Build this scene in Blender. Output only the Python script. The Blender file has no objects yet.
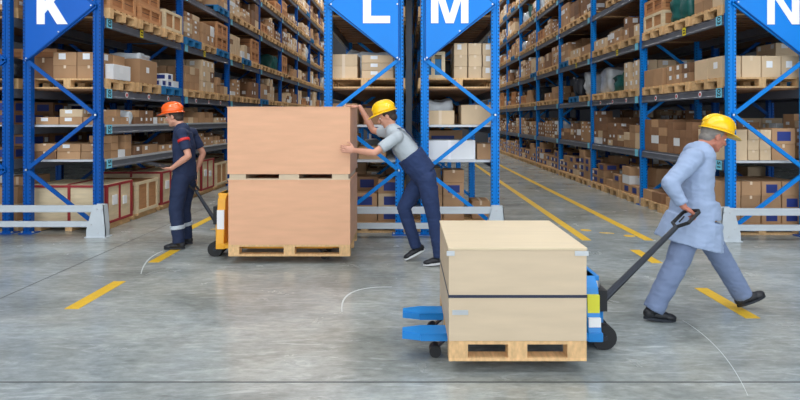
import bpy, bmesh, math, random
import numpy as np
from mathutils import Vector, Matrix, noise
from mathutils.bvhtree import BVHTree

sc = bpy.context.scene
COL = sc.collection
R = math.radians
F, CX, CY, CH = 562.0, 407.0, 118.5, 1.6        # focal (px), vanishing point, camera height

def P(px, py, y):
    return Vector(((px - CX) * y / F, y, CH - (py - CY) * y / F))

# ------------------------------------------------------------------ materials
def srgb(c):
    return tuple(((v / 255) / 12.92 if v / 255 <= .04045 else ((v / 255 + .055) / 1.055) ** 2.4) for v in c) + (1,)

def mat(name, col, rough=.6, metal=0, var=0.0, scale=6, stretch=(1, 1, 1), rnd=0.0, bump=0, spec=.5, coat=0, alpha=1, emit=0, trans=0):
    m = bpy.data.materials.new(name); m.use_nodes = True
    nt = m.node_tree; b = nt.nodes['Principled BSDF']
    b.inputs['Base Color'].default_value = srgb(col)
    b.inputs['Roughness'].default_value = rough; b.inputs['Metallic'].default_value = metal
    b.inputs['Specular IOR Level'].default_value = spec
    b.inputs['Coat Weight'].default_value = coat
    b.inputs['Alpha'].default_value = alpha
    b.inputs['Transmission Weight'].default_value = trans
    if emit:
        b.inputs['Emission Color'].default_value = (1, 1, 1, 1); b.inputs['Emission Strength'].default_value = emit
    if var or rnd:
        tc = nt.nodes.new('ShaderNodeTexCoord'); mp = nt.nodes.new('ShaderNodeMapping')
        mp.inputs['Scale'].default_value = stretch
        nz = nt.nodes.new('ShaderNodeTexNoise'); nz.inputs['Scale'].default_value = scale; nz.inputs['Detail'].default_value = 6
        nt.links.new(tc.outputs['Object'], mp.inputs[0]); nt.links.new(mp.outputs[0], nz.inputs['Vector'])
        mr = nt.nodes.new('ShaderNodeMapRange'); mr.inputs['From Min'].default_value = .25; mr.inputs['From Max'].default_value = .75
        mr.inputs['To Min'].default_value = 1 - var; mr.inputs['To Max'].default_value = 1 + var
        nt.links.new(nz.outputs['Fac'], mr.inputs['Value'])
        hs = nt.nodes.new('ShaderNodeHueSaturation'); hs.inputs['Color'].default_value = srgb(col)
        val = mr.outputs[0]
        if rnd:
            oi = nt.nodes.new('ShaderNodeObjectInfo'); m2 = nt.nodes.new('ShaderNodeMapRange')
            m2.inputs['To Min'].default_value = 1 - rnd; m2.inputs['To Max'].default_value = 1 + rnd
            nt.links.new(oi.outputs['Random'], m2.inputs['Value'])
            mu = nt.nodes.new('ShaderNodeMath'); mu.operation = 'MULTIPLY'
            nt.links.new(val, mu.inputs[0]); nt.links.new(m2.outputs[0], mu.inputs[1]); val = mu.outputs[0]
        nt.links.new(val, hs.inputs['Value']); nt.links.new(hs.outputs[0], b.inputs['Base Color'])
        if bump:
            bp = nt.nodes.new('ShaderNodeBump'); bp.inputs['Strength'].default_value = bump; bp.inputs['Distance'].default_value = .01
            nt.links.new(nz.outputs['Fac'], bp.inputs['Height']); nt.links.new(bp.outputs[0], b.inputs['Normal'])
    return m

M = {}
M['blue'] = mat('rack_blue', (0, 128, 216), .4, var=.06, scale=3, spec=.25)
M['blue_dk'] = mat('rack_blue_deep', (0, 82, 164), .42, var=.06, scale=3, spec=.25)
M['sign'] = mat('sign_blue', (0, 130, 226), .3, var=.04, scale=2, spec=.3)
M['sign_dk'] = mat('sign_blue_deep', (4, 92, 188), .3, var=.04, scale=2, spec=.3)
M['white'] = mat('white_paint', (250, 250, 250), .4)
M['beam'] = mat('beam_steel', (100, 104, 114), .36, metal=.12, var=.12, scale=4)
M['deck'] = mat('deck_steel', (196, 200, 204), .4, metal=.2, var=.05)
M['slat'] = mat('slat_wood', (122, 88, 60), .7, var=.25, scale=5, stretch=(1, 8, 1))
M['rail'] = mat('rail_grey', (196, 204, 210), .45, var=.04)
M['bolt'] = mat('bolt_steel', (200, 204, 208), .3, metal=.8)
M['cyan'] = mat('tag_cyan', (128, 214, 240), .5)
M['yellowtag'] = mat('tag_yellow', (236, 214, 40), .5)
M['red'] = mat('sticker_red', (206, 40, 40), .5)
M['ink'] = mat('black_ink', (22, 24, 30), .5)
M['kraft0'] = mat('cardboard_tan', (174, 136, 100), .8, var=.1, scale=4, rnd=.18)
M['kraft1'] = mat('cardboard_brown', (132, 96, 68), .8, var=.1, scale=4, rnd=.2)
M['kraft2'] = mat('cardboard_pale', (210, 184, 150), .8, var=.06, scale=4, rnd=.1)
M['cwhite'] = mat('cardboard_white', (228, 230, 232), .7, var=.03, scale=4, rnd=.03)
M['tape'] = mat('parcel_tape', (222, 200, 172), .35)
M['tapew'] = mat('white_tape', (238, 238, 240), .3)
M['navy'] = mat('navy_print', (36, 56, 128), .6)
M['paper'] = mat('paper_white', (236, 238, 240), .6)
M['pal'] = mat('pallet_wood', (216, 176, 126), .75, var=.2, scale=7, stretch=(6, 1, 3), rnd=.15)
M['palblue'] = mat('pallet_blue', (34, 120, 176), .6, var=.1)
M['palred'] = mat('pallet_red', (186, 84, 80), .6, var=.1)
M['crate'] = mat('crate_brown', (176, 118, 74), .7, var=.2, scale=6, stretch=(1, 1, 6), rnd=.12)
M['crateedge'] = mat('crate_batten', (192, 138, 92), .7, var=.15, scale=6, stretch=(1, 1, 6), rnd=.1)
M['cratepale'] = mat('crate_pale', (222, 202, 166), .7, var=.12, scale=5, stretch=(1, 1, 5), rnd=.05)
M['redband'] = mat('crate_red_frame', (150, 38, 44), .6, var=.1)
def ply(name, col, v, st):
    return mat(name, col, .55, var=v, scale=2.2, stretch=st, bump=.05)
M['plyA'] = ply('plywood_pink', (222, 170, 134), .07, (1.2, 1.2, 7))
M['plyB'] = ply('plywood_cream', (206, 186, 158), .07, (1.2, 1.2, 7))
M['plyTop'] = ply('plywood_top', (216, 198, 166), .05, (1, 6, 1))
M['plyedge'] = mat('plywood_edge', (198, 160, 124), .7, var=.12, scale=10, stretch=(1, 1, 4))
M['strap'] = mat('strap_navy', (34, 42, 66), .4)
M['film'] = mat('plastic_film', (206, 214, 220), .2, var=.15, scale=8, bump=.5)
M['green'] = mat('green_wrap', (28, 96, 92), .4, var=.2, scale=6, bump=.4)
M['dark'] = mat('dark_wrap', (44, 48, 56), .4, var=.2, scale=6, bump=.4)
M['jblue'] = mat('jack_blue', (30, 130, 206), .35, var=.05)
M['jyellow'] = mat('jack_yellow', (236, 168, 36), .35, var=.05)
M['lime'] = mat('label_lime', (218, 216, 60), .5)
M['rubber'] = mat('black_rubber', (26, 27, 30), .6)
M['steel'] = mat('dark_steel', (52, 56, 64), .35, metal=.6)
M['skin'] = mat('skin', (206, 150, 126), .5, var=.05, scale=12)
M['skinb'] = mat('skin_reddish', (190, 122, 100), .5, var=.05, scale=12)
M['hair'] = mat('dark_hair', (58, 46, 40), .7, var=.2, scale=40)
M['hairg'] = mat('grey_hair', (130, 124, 118), .7, var=.2, scale=40)
M['hatY'] = mat('helmet_yellow', (250, 200, 14), .28, coat=.4)
M['hatO'] = mat('helmet_orange', (250, 104, 28), .28, coat=.4)
M['cover'] = mat('coverall_bluegrey', (150, 168, 198), .85, var=.06, scale=9)
M['coverp'] = mat('coverall_trousers', (116, 132, 164), .85, var=.08, scale=9)
M['tee'] = mat('tshirt_grey', (176, 184, 190), .85, var=.05, scale=9)
M['denim'] = mat('dungaree_navy', (34, 52, 92), .85, var=.12, scale=14)
M['worknavy'] = mat('workwear_navy', (30, 44, 76), .85, var=.12, scale=14)
M['reflect'] = mat('reflective_band', (186, 196, 206), .4)
M['shoe'] = mat('shoe_black', (28, 30, 36), .5)
M['sole'] = mat('shoe_sole', (214, 216, 218), .6)
M['eye'] = mat('eye_white', (232, 230, 226), .3)
M['floor_yellow'] = mat('floor_paint_yellow', (228, 184, 46), .45, var=.1, scale=18)
M['wallm'] = mat('wall_panel', (84, 88, 96), .7, var=.04)
M['ceil'] = mat('ceiling_panel', (110, 114, 118), .7, var=.04)
M['lamp'] = mat('lamp_diffuser', (255, 255, 255), .5, emit=6)
M['lampbody'] = mat('lamp_housing', (210, 212, 214), .4)

# perforated uprights: rows of dark slots, real pattern of the steel
def perforated(name, col):
    m = mat(name, col, .42, spec=.25); nt = m.node_tree; b = nt.nodes['Principled BSDF']
    tc = nt.nodes.new('ShaderNodeTexCoord'); sp = nt.nodes.new('ShaderNodeSeparateXYZ'); nt.links.new(tc.outputs['Object'], sp.inputs[0])
    def math_(op, a, bb=None, c=None):
        n = nt.nodes.new('ShaderNodeMath'); n.operation = op
        for i, v in enumerate((a, bb, c)):
            if v is None: continue
            if isinstance(v, (int, float)): n.inputs[i].default_value = v
            else: nt.links.new(v, n.inputs[i])
        return n.outputs[0]
    fz = math_('PINGPONG', sp.outputs['Z'], .025)            # period 5 cm
    inz = math_('LESS_THAN', fz, .0095)
    ax = math_('ABSOLUTE', sp.outputs['X'])
    inx = math_('LESS_THAN', math_('ABSOLUTE', math_('SUBTRACT', ax, .043)), .008)
    hole = math_('MULTIPLY', inz, inx)
    mx = nt.nodes.new('ShaderNodeMix'); mx.data_type = 'RGBA'
    mx.inputs['A'].default_value = srgb(col); mx.inputs['B'].default_value = srgb((14, 34, 84))
    nt.links.new(hole, mx.inputs['Factor']); nt.links.new(mx.outputs['Result'], b.inputs['Base Color'])
    return m
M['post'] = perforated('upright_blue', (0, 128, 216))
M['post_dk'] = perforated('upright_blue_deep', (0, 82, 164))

def floor_mat():
    m = bpy.data.materials.new('concrete_floor'); m.use_nodes = True
    nt = m.node_tree; b = nt.nodes['Principled BSDF']; N = nt.nodes.new; L = nt.links.new
    tc = N('ShaderNodeTexCoord')
    def nz(scale, detail, rough=.6, dist=0, st=(1, 1, 1), loc=(0, 0, 0)):
        mp = N('ShaderNodeMapping'); mp.inputs['Scale'].default_value = st; mp.inputs['Location'].default_value = loc
        n = N('ShaderNodeTexNoise'); n.inputs['Scale'].default_value = scale; n.inputs['Detail'].default_value = detail
        n.inputs['Roughness'].default_value = rough; n.inputs['Distortion'].default_value = dist
        L(tc.outputs['Object'], mp.inputs[0]); L(mp.outputs[0], n.inputs['Vector']); return n.outputs['Fac']
    def ramp(src, stops):
        r = N('ShaderNodeValToRGB'); e = r.color_ramp.elements
        e[0].position, e[0].color = stops[0][0], srgb(stops[0][1]); e[1].position, e[1].color = stops[-1][0], srgb(stops[-1][1])
        for p, c in stops[1:-1]:
            k = e.new(p); k.color = srgb(c)
        L(src, r.inputs[0]); return r.outputs[0]
    def mix(f, a, c, mode='MIX'):
        x = N('ShaderNodeMix'); x.data_type = 'RGBA'; x.blend_type = mode
        if isinstance(f, float): x.inputs['Factor'].default_value = f
        else: L(f, x.inputs['Factor'])
        L(a, x.inputs['A']); L(c, x.inputs['B']); return x.outputs['Result']
    base = ramp(nz(.9, 8, .62, .6, (1, 1.6, 1)), [(.3, (136, 145, 145)), (.5, (168, 177, 177)), (.7, (194, 202, 201))])
    warm = ramp(nz(.45, 5, .6, .4, loc=(3, 1, 0)), [(.42, (255, 255, 255)), (.66, (255, 244, 230))])
    c = mix(1.0, base, warm, 'MULTIPLY')
    fine = ramp(nz(14, 9, .7, 0, (.6, 1.4, 1)), [(.3, (186, 186, 186)), (.7, (255, 255, 255))])
    c = mix(.75, c, fine, 'MULTIPLY')
    sc_ = ramp(nz(3.2, 10, .75, 2.2, (.5, 2.4, 1), (7, 2, 0)), [(.53, (0, 0, 0)), (.68, (170, 170, 170))])
    scm = N('ShaderNodeRGBToBW'); L(sc_, scm.inputs[0])
    pale = N('ShaderNodeRGB'); pale.outputs[0].default_value = srgb((214, 220, 219))
    c = mix(scm.outputs[0], c, pale.outputs[0])
    L(c, b.inputs['Base Color'])
    r = ramp(nz(2.2, 7, .6, .5), [(.3, (110, 110, 110)), (.7, (165, 165, 165))])
    bw = N('ShaderNodeRGBToBW'); L(r, bw.inputs[0]); 
    rr = N('ShaderNodeMapRange'); L(bw.outputs[0], rr.inputs['Value'])
    rr.inputs['From Min'].default_value = .1; rr.inputs['From Max'].default_value = .4
    rr.inputs['To Min'].default_value = .12; rr.inputs['To Max'].default_value = .3
    L(rr.outputs[0], b.inputs['Roughness'])
    b.inputs['Specular IOR Level'].default_value = .6
    bp = N('ShaderNodeBump'); bp.inputs['Strength'].default_value = .08; bp.inputs['Distance'].default_value = .01
    L(nz(9, 6), bp.inputs['Height']); L(bp.outputs[0], b.inputs['Normal'])
    return m
M['floor'] = floor_mat()

# ------------------------------------------------------------------ mesh helpers
class MB:
    def __init__(s): s.v = []; s.f = []; s.mi = []; s.mats = []
    def m(s, name):
        if name not in s.mats: s.mats.append(name)
        return s.mats.index(name)
    def hexa(s, pts, mt):                       # 8 points: bottom 4 (ccw), top 4
        n = len(s.v); s.v += [tuple(p) for p in pts]; k = s.m(mt)
        for q in ((3, 2, 1, 0), (4, 5, 6, 7), (0, 1, 5, 4), (1, 2, 6, 5), (2, 3, 7, 6), (3, 0, 4, 7)):
            s.f.append([n + i for i in q]); s.mi.append(k)
        return s
    def box(s, x0, x1, y0, y1, z0, z1, mt):
        return s.hexa([(x0, y0, z0), (x1, y0, z0), (x1, y1, z0), (x0, y1, z0), (x0, y0, z1), (x1, y0, z1), (x1, y1, z1), (x0, y1, z1)], mt)
    def bar(s, a, b, w, h, mt, up=(0, 0, 1)):     # box beam from a to b
        a = Vector(a); b = Vector(b); d = (b - a).normalized(); u = Vector(up)
        if abs(d.dot(u)) > .95: u = Vector((0, 1, 0))
        r = d.cross(u).normalized(); u = r.cross(d).normalized()
        r *= w / 2; u *= h / 2
        return s.hexa([a - r - u, a + r - u, b + r - u, b - r - u, a - r + u, a + r + u, b + r + u, b - r + u], mt)
    def prism(s, poly, y0, y1, mt, axis='y'):    # polygon in (x,z) extruded along y, or (x,y) along z
        n = len(s.v); k = s.m(mt); c = len(poly)
        for y in (y0, y1):
            for p in poly: s.v.append((p[0], y, p[1]) if axis == 'y' else ((p[0], p[1], y) if axis == 'z' else (y, p[0], p[1])))
        s.f.append([n + i for i in range(c)]); s.mi.append(k)
        s.f.append([n + c + i for i in reversed(range(c))]); s.mi.append(k)
        for i in range(c):
            j = (i + 1) % c; s.f.append([n + j, n + i, n + c + i, n + c + j]); s.mi.append(k)
        return s
    def tube(s, pts, rad, mt, seg=12, cap=True):
        pts = [Vector(p) for p in pts]; k = s.m(mt); rings = []
        if not isinstance(rad, (list, tuple)): rad = [rad] * len(pts)
        for i, p in enumerate(pts):
            d = (pts[min(i + 1, len(pts) - 1)] - pts[max(i - 1, 0)]).normalized()
            u = Vector((0, 0, 1)) if abs(d.z) < .9 else Vector((0, 1, 0))
            a = d.cross(u).normalized(); b = d.cross(a).normalized(); n = len(s.v)
            for j in range(seg):
                t = 2 * math.pi * j / seg; s.v.append(tuple(p + rad[i] * (math.cos(t) * a + math.sin(t) * b)))
            rings.append(n)
        for q in range(len(rings) - 1):
            for j in range(seg):
                s.f.append([rings[q] + j, rings[q] + (j + 1) % seg, rings[q + 1] + (j + 1) % seg, rings[q + 1] + j]); s.mi.append(k)
        if cap:
            s.f.append([rings[0] + j for j in reversed(range(seg))]); s.mi.append(k)
            s.f.append([rings[-1] + j for j in range(seg)]); s.mi.append(k)
        return s
    def mesh(s, name, bevel=0, smooth=False):
        me = bpy.data.meshes.new(name); me.from_pydata(s.v, [], s.f)
        for x in s.mats: me.materials.append(M[x])
        me.polygons.foreach_set('material_index', s.mi)
        bm = bmesh.new(); bm.from_mesh(me)
        bmesh.ops.recalc_face_normals(bm, faces=bm.faces)
        if bevel: bmesh.ops.bevel(bm, geom=bm.edges[:], offset=bevel, segments=1, affect='EDGES', clamp_overlap=True)
        bm.to_mesh(me); bm.free()
        if smooth: me.polygons.foreach_set('use_smooth', [True] * len(me.polygons))
        return me
    def obj(s, name, parent=None, bevel=0, smooth=False, loc=None):
        return link(name, s.mesh(name, bevel, smooth), parent, loc)

def link(name, me, parent=None, loc=None, rot=None):
    o = bpy.data.objects.new(name, me); COL.objects.link(o)
    if loc is not None: o.location = loc
    if rot is not None: o.rotation_euler = rot
    if parent: o.parent = parent
    return o
def tag(o, label=None, cat=None, group=None, kind=None):
    if label:
        n = len(label.split()); assert 4 <= n <= 16, (n, label)
        o['label'] = label
    if cat: o['category'] = cat
    if group: o['group'] = group
    if kind: o['kind'] = kind
    return o
def empty(name, loc, label, cat, group=None, rz=0):
    o = bpy.data.objects.new(name, None); COL.objects.link(o); o.location = loc; o.rotation_euler = (0, 0, rz)
    o.empty_display_size = .1
    return tag(o, label, cat, group)

def text_mesh(txt, size, mt):
    cu = bpy.data.curves.new('t', 'FONT'); cu.body = txt; cu.size = size; cu.align_x = 'CENTER'; cu.align_y = 'CENTER'; cu.extrude = .0006
    cu.offset = size * .02
    o = bpy.data.objects.new('t', cu); COL.objects.link(o)
    dg = bpy.context.evaluated_depsgraph_get(); me = bpy.data.meshes.new_from_object(o.evaluated_get(dg))
    vs = [tuple(v.co) for v in me.vertices]; fs = [list(p.vertices) for p in me.polygons]
    bpy.data.objects.remove(o); bpy.data.curves.remove(cu); bpy.data.meshes.remove(me)
    return vs, fs
def add_text(mb, txt, size, mt, xf):
    vs, fs = TXT.setdefault((txt, size), None) or TXT.__setitem__((txt, size), text_mesh(txt, size, mt)) or TXT[(txt, size)]
    n = len(mb.v); k = mb.m(mt)
    mb.v += [tuple(xf @ Vector(v)) for v in vs]
    for f in fs: mb.f.append([n + i for i in f]); mb.mi.append(k)
TXT = {}

# ------------------------------------------------------------------ setting
def struct(o): o['kind'] = 'structure'; return o
XL, XR, YB, YF, ZC = -13.0, 13.0, 34.0, -5.0, 9.6
struct(MB().box(XL, XR, YF, YB, -.2, 0, 'floor').obj('floor'))
struct(MB().box(XL, XR, YB, YB + .2, 0, ZC, 'wallm').obj('wall_back'))
struct(MB().box(XL - .2, XL, YF, YB, 0, ZC, 'wallm').obj('wall_left'))
struct(MB().box(XR, XR + .2, YF, YB, 0, ZC, 'wallm').obj('wall_right'))
struct(MB().box(XL, XR, YF, YB, ZC, ZC + .2, 'ceil').obj('ceiling'))
# floor joints
jm = MB()
M['joint'] = mat('floor_joint', (66, 70, 72), .7)
jm.box(XL, XR, 3.405, 3.417, 0, .0012, 'joint')
jm.box(-3.62, -3.61, 3.6, YB, 0, .0012, 'joint')
jm.box(XL, XR, 7.22, 7.23, 0, .0012, 'joint')
struct(jm.obj('floor_trim_joints')).name = 'trim_1'
# yellow floor paint
def paint(x0, x1, y0, y1, name, label, group=None):
    me = MB().box(0, x1 - x0, 0, y1 - y0, 0, .0025, 'floor_yellow').mesh(name)
    return tag(link(name, me, None, (x0, y0, 0)), label, 'floor marking', group)
paint(2.30, 2.42, 7.38, 33, 'floor_line', 'long solid yellow floor line nearer the M rack in the right aisle')
paint(3.12, 3.24, 7.38, 33, 'floor_line', 'long solid yellow floor line nearer the N rack in the right aisle')
paint(-3.22, -3.10, 8.0, 33, 'floor_line', 'solid yellow floor line in left aisle nearer the K rack')
paint(-2.30, -2.18, 8.0, 33, 'floor_line', 'solid yellow floor line in left aisle nearer the L rack')
for (x, y0, y1, lb) in ((2.71, 6.22, 6.84, 'short yellow floor dash between the aisle lines and the coverall man'),
                        (2.71, 4.50, 5.30, 'yellow floor dash under the striding coverall man'),
                        (-2.88, 4.72, 5.52, 'nearest yellow floor dash on the open floor at left'),
                        (-2.88, 6.25, 7.0, 'yellow floor dash beside the black shoes of the orange-helmet man')):
    paint(x, x + .12, y0, y1, 'floor_dash', lb)
# painted foot symbols at the aisle mouth
def symbol(x, y, rz, kind, label):
    mb = MB()
    if kind == 0: poly = [(.075 * math.cos(t) * (1.15 if math.cos(t) > 0 else .85), .06 * math.sin(t)) for t in [2 * math.pi * i / 16 for i in range(16)]]
    else: poly = [(-.1, .0), (-.09, -.025), (.01, -.035), (.02, -.01), (.1, -.0), (.09, .025), (-.01, .035), (-.02, .01)]
    mb.prism(poly, 0, .0025, 'floor_yellow', 'z')
    o = mb.obj('floor_symbol', None, 0, False, (x, y, 0)); o.rotation_euler.z = rz
    tag(o, label, 'floor marking')
symbol(2.55, 8.05, -.35, 0, 'yellow oval painted floor symbol, leftmost of three at aisle mouth')
symbol(2.79, 7.85, -.45, 1, 'yellow zigzag painted floor symbol, middle of three at aisle mouth')
symbol(3.02, 7.66, -.3, 0, 'yellow oval painted floor symbol, rightmost of three at aisle mouth')
symbol(-2.75, 8.15, .3, 1, 'yellow zigzag painted floor symbol behind the orange-helmet man')

# pale curved tyre scuff marks on the concrete
def scuff(pts, w, label):
    n = len(pts); L_, R_ = [], []
    for i, p in enumerate(pts):
        a = Vector(pts[max(i - 1, 0)]); b = Vector(pts[min(i + 1, n - 1)]); d = (b - a).normalized(); nn = Vector((-d.y, d.x))
        ww = w * (.35 + .65 * math.sin(math.pi * i / (n - 1)))
        L_.append(tuple(Vector(p) + nn * ww)); R_.append(tuple(Vector(p) - nn * ww))
    mb = MB()
    for i in range(n - 1): mb.prism([R_[i], R_[i + 1], L_[i + 1], L_[i]], 0, .0012, 'scuff', 'z')
    tag(mb.obj('tyre_scuff'), label, 'tyre mark')
M['scuff'] = mat('tyre_scuff', (196, 202, 201), .5)
def gp(px, py): y = F * CH / (py - CY); return ((px - CX) * y / F, y)
def arc(ps, n=14):
    out = []
    for i in range(n):
        t = i / (n - 1); a = Vector(gp(*ps[0])); b = Vector(gp(*ps[1])); c = Vector(gp(*ps[2]))
        out.append(tuple((1 - t) ** 2 * a + 2 * t * (1 - t) * b + t * t * c))
    return out
scuff(arc([(141, 274), (144, 258), (163, 251)]), .009, 'thin pale curved tyre mark beside the orange-helmet man')
scuff(arc([(682, 320), (726, 346), (748, 396)], 24), .0035, 'long thin pale scratch on floor behind the striding coverall man')
scuff(arc([(342, 312), (338, 286), (392, 287)]), .010, 'thin pale curved tyre mark on floor left of blue forks')

# ------------------------------------------------------------------ racks
PITCH, NB, DEPTH, POSTW, TOPZ = 2.8, 8, 1.12, .11, 7.8
ZIG = [0.13, .89, 1.65, 2.41, 3.16, 3.92, 4.68, 5.44, 6.2, 6.96, 7.6]
ORD = ['front', 'second', 'third', 'fourth', 'fifth', 'sixth', 'seventh', 'eighth']
LVK = [1.02, 1.51, 2.02, 3.02, 4.0, 5.0, 6.0, 7.0]
LVN = [1.02, 2.02, 3.02, 4.0, 5.0, 6.0, 7.0]
ROWS = {  # name: x0, x1, y0, levels, aisle sign, zig start side (sign of side where z=.89 node is)
    'J': (-6.63, -5.51, 7.8, LVK, -1, 1), 'K': (-5.33, -4.25, 7.8, LVK, 1, -1),
    'L': (-1.14, -.05, 7.72, LVK, -1, 1), 'M': (.19, 1.27, 7.72, LVK, 1, -1),
    'N': (4.33, 5.45, 7.58, LVN, -1, 1), 'O': (5.66, 6.78, 7.58, LVN, 1, -1)}
OCC = []            # occluder boxes for the visibility count

def inview(pt):
    x, y, z = pt
    if y < .5: return False
    u = CX + x * F / y; v = CY - (z - CH) * F / y
    return -15 < u < 815 and -15 < v < 415

def post_mesh(mt):
    w, d = POSTW / 2, .075
    poly = [(-w, 0), (-.02, 0), (-.014, .014), (.014, .014), (.02, 0), (w, 0), (w, d), (w - .03, d), (w - .03, .03), (-w + .03, .03), (-w + .03, d), (-w, d)]
    return MB().prism(poly, 0, TOPZ, mt, 'z').mesh('post')
POST = {k: post_mesh(k) for k in ('post', 'post_dk')}
PLATE = MB().box(-.1, .1, -.04, .14, 0, .012, 'blue_dk').box(-.085, -.065, 0, .02, .012, .03, 'bolt').box(.065, .085, 0, .02, .012, .03, 'bolt').mesh('foot_plate')
BEAMH = .13
def beam_mesh(lit):
    L = PITCH - .1
    prof = [(0, 0), (.05, 0), (.05, BEAMH), (.022, BEAMH), (.022, BEAMH - .02), (.006, BEAMH - .03), (.006, .03), (0, .022)]
    mb = MB(); mb.prism([(p[0], p[1]) for p in prof], 0, L, 'beam')
    mb.box(.002, .052, -.004, .004, -.03, BEAMH + .02, 'blue_dk').box(.002, .052, L - .004, L + .004, -.03, BEAMH + .02, 'blue_dk')
    return mb.mesh('beam')
BEAM = beam_mesh(0)
def slat_mesh():
    mb = MB(); y = .06
    while y < PITCH - .25: mb.box(0, DEPTH - .12, y, y + .1, -.022, 0, 'slat'); y += .2
    return mb.mesh('slat_deck')
SLAT = slat_mesh()
def deck_mesh():
    mb = MB(); y = 0
    while y < PITCH - .2: mb.box(0, DEPTH - .1, y, y + .29, -.03, 0, 'deck'); y += .295
    return mb.mesh('shelf_deck')
DECK = deck_mesh()
TAGM = {}
def tag_mesh(txt, side):
    if (txt, side) not in TAGM:
        mb = MB().box(-.003, 0, -.07, .07, -.065, .065, 'cyan')
        if txt:
            xf = Matrix(((0, 0, -1, -.0045), (0, -1, 0, 0), (-1, 0, 0, 0), (0, 0, 0, 1)))   # reads downwards along the vertical
            add_text(mb, txt, .11, 'ink', xf)
        TAGM[(txt, side)] = mb.mesh('location_tag')
    return TAGM[(txt, side)]
YTAG = MB().box(-.003, 0, -.05, .05, -.06, .06, 'yellowtag').box(-.004, 0, -.03, .03, .01, .03, 'ink').box(-.004, 0, -.03, .03, -.03, -.01, 'ink').mesh('yellow_tag')
def sticker():
    mb = MB(); 
    mb.prism([(.042 * math.cos(t), .042 * math.sin(t)) for t in [2 * math.pi * i / 16 for i in range(16)]], -.003, 0, 'paper', 'x')
    mb.prism([(.026 * math.cos(t), .026 * math.sin(t)) for t in [2 * math.pi * i / 12 for i in range(12)]], -.0045, -.003, 'red', 'x')
    return mb.mesh('round_sticker')
STK = sticker()

LETTERS = {
    'K': ([[(0, 0), (.11, 0), (.11, .5), (0, .5)], [(.11, .15), (.2, .25), (.36, .5), (.235, .5), (.11, .31)], [(.28, 0), (.425, 0), (.235, .305), (.15, .21)]], .41),
    'L': ([[(0, 0), (.11, 0), (.11, .5), (0, .5)], [(.11, 0), (.37, 0), (.37, .1), (.11, .1)]], .37),
    'M': ([[(0, 0), (.1, 0), (.1, .5), (0, .5)], [(.41, 0), (.51, 0), (.51, .5), (.41, .5)], [(.2, 0), (.255, 0), (.255, .13), (.14, .5), (.04, .5)], [(.255, 0), (.31, 0), (.47, .5), (.37, .5), (.255, .13)]], .51),
    'N': ([[(0, 0), (.1, 0), (.1, .5), (0, .5)], [(.33, 0), (.43, 0), (.43, .5), (.33, .5)], [(.1, .5), (.0, .5), (.33, 0), (.43, 0)]], .43)}

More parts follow.
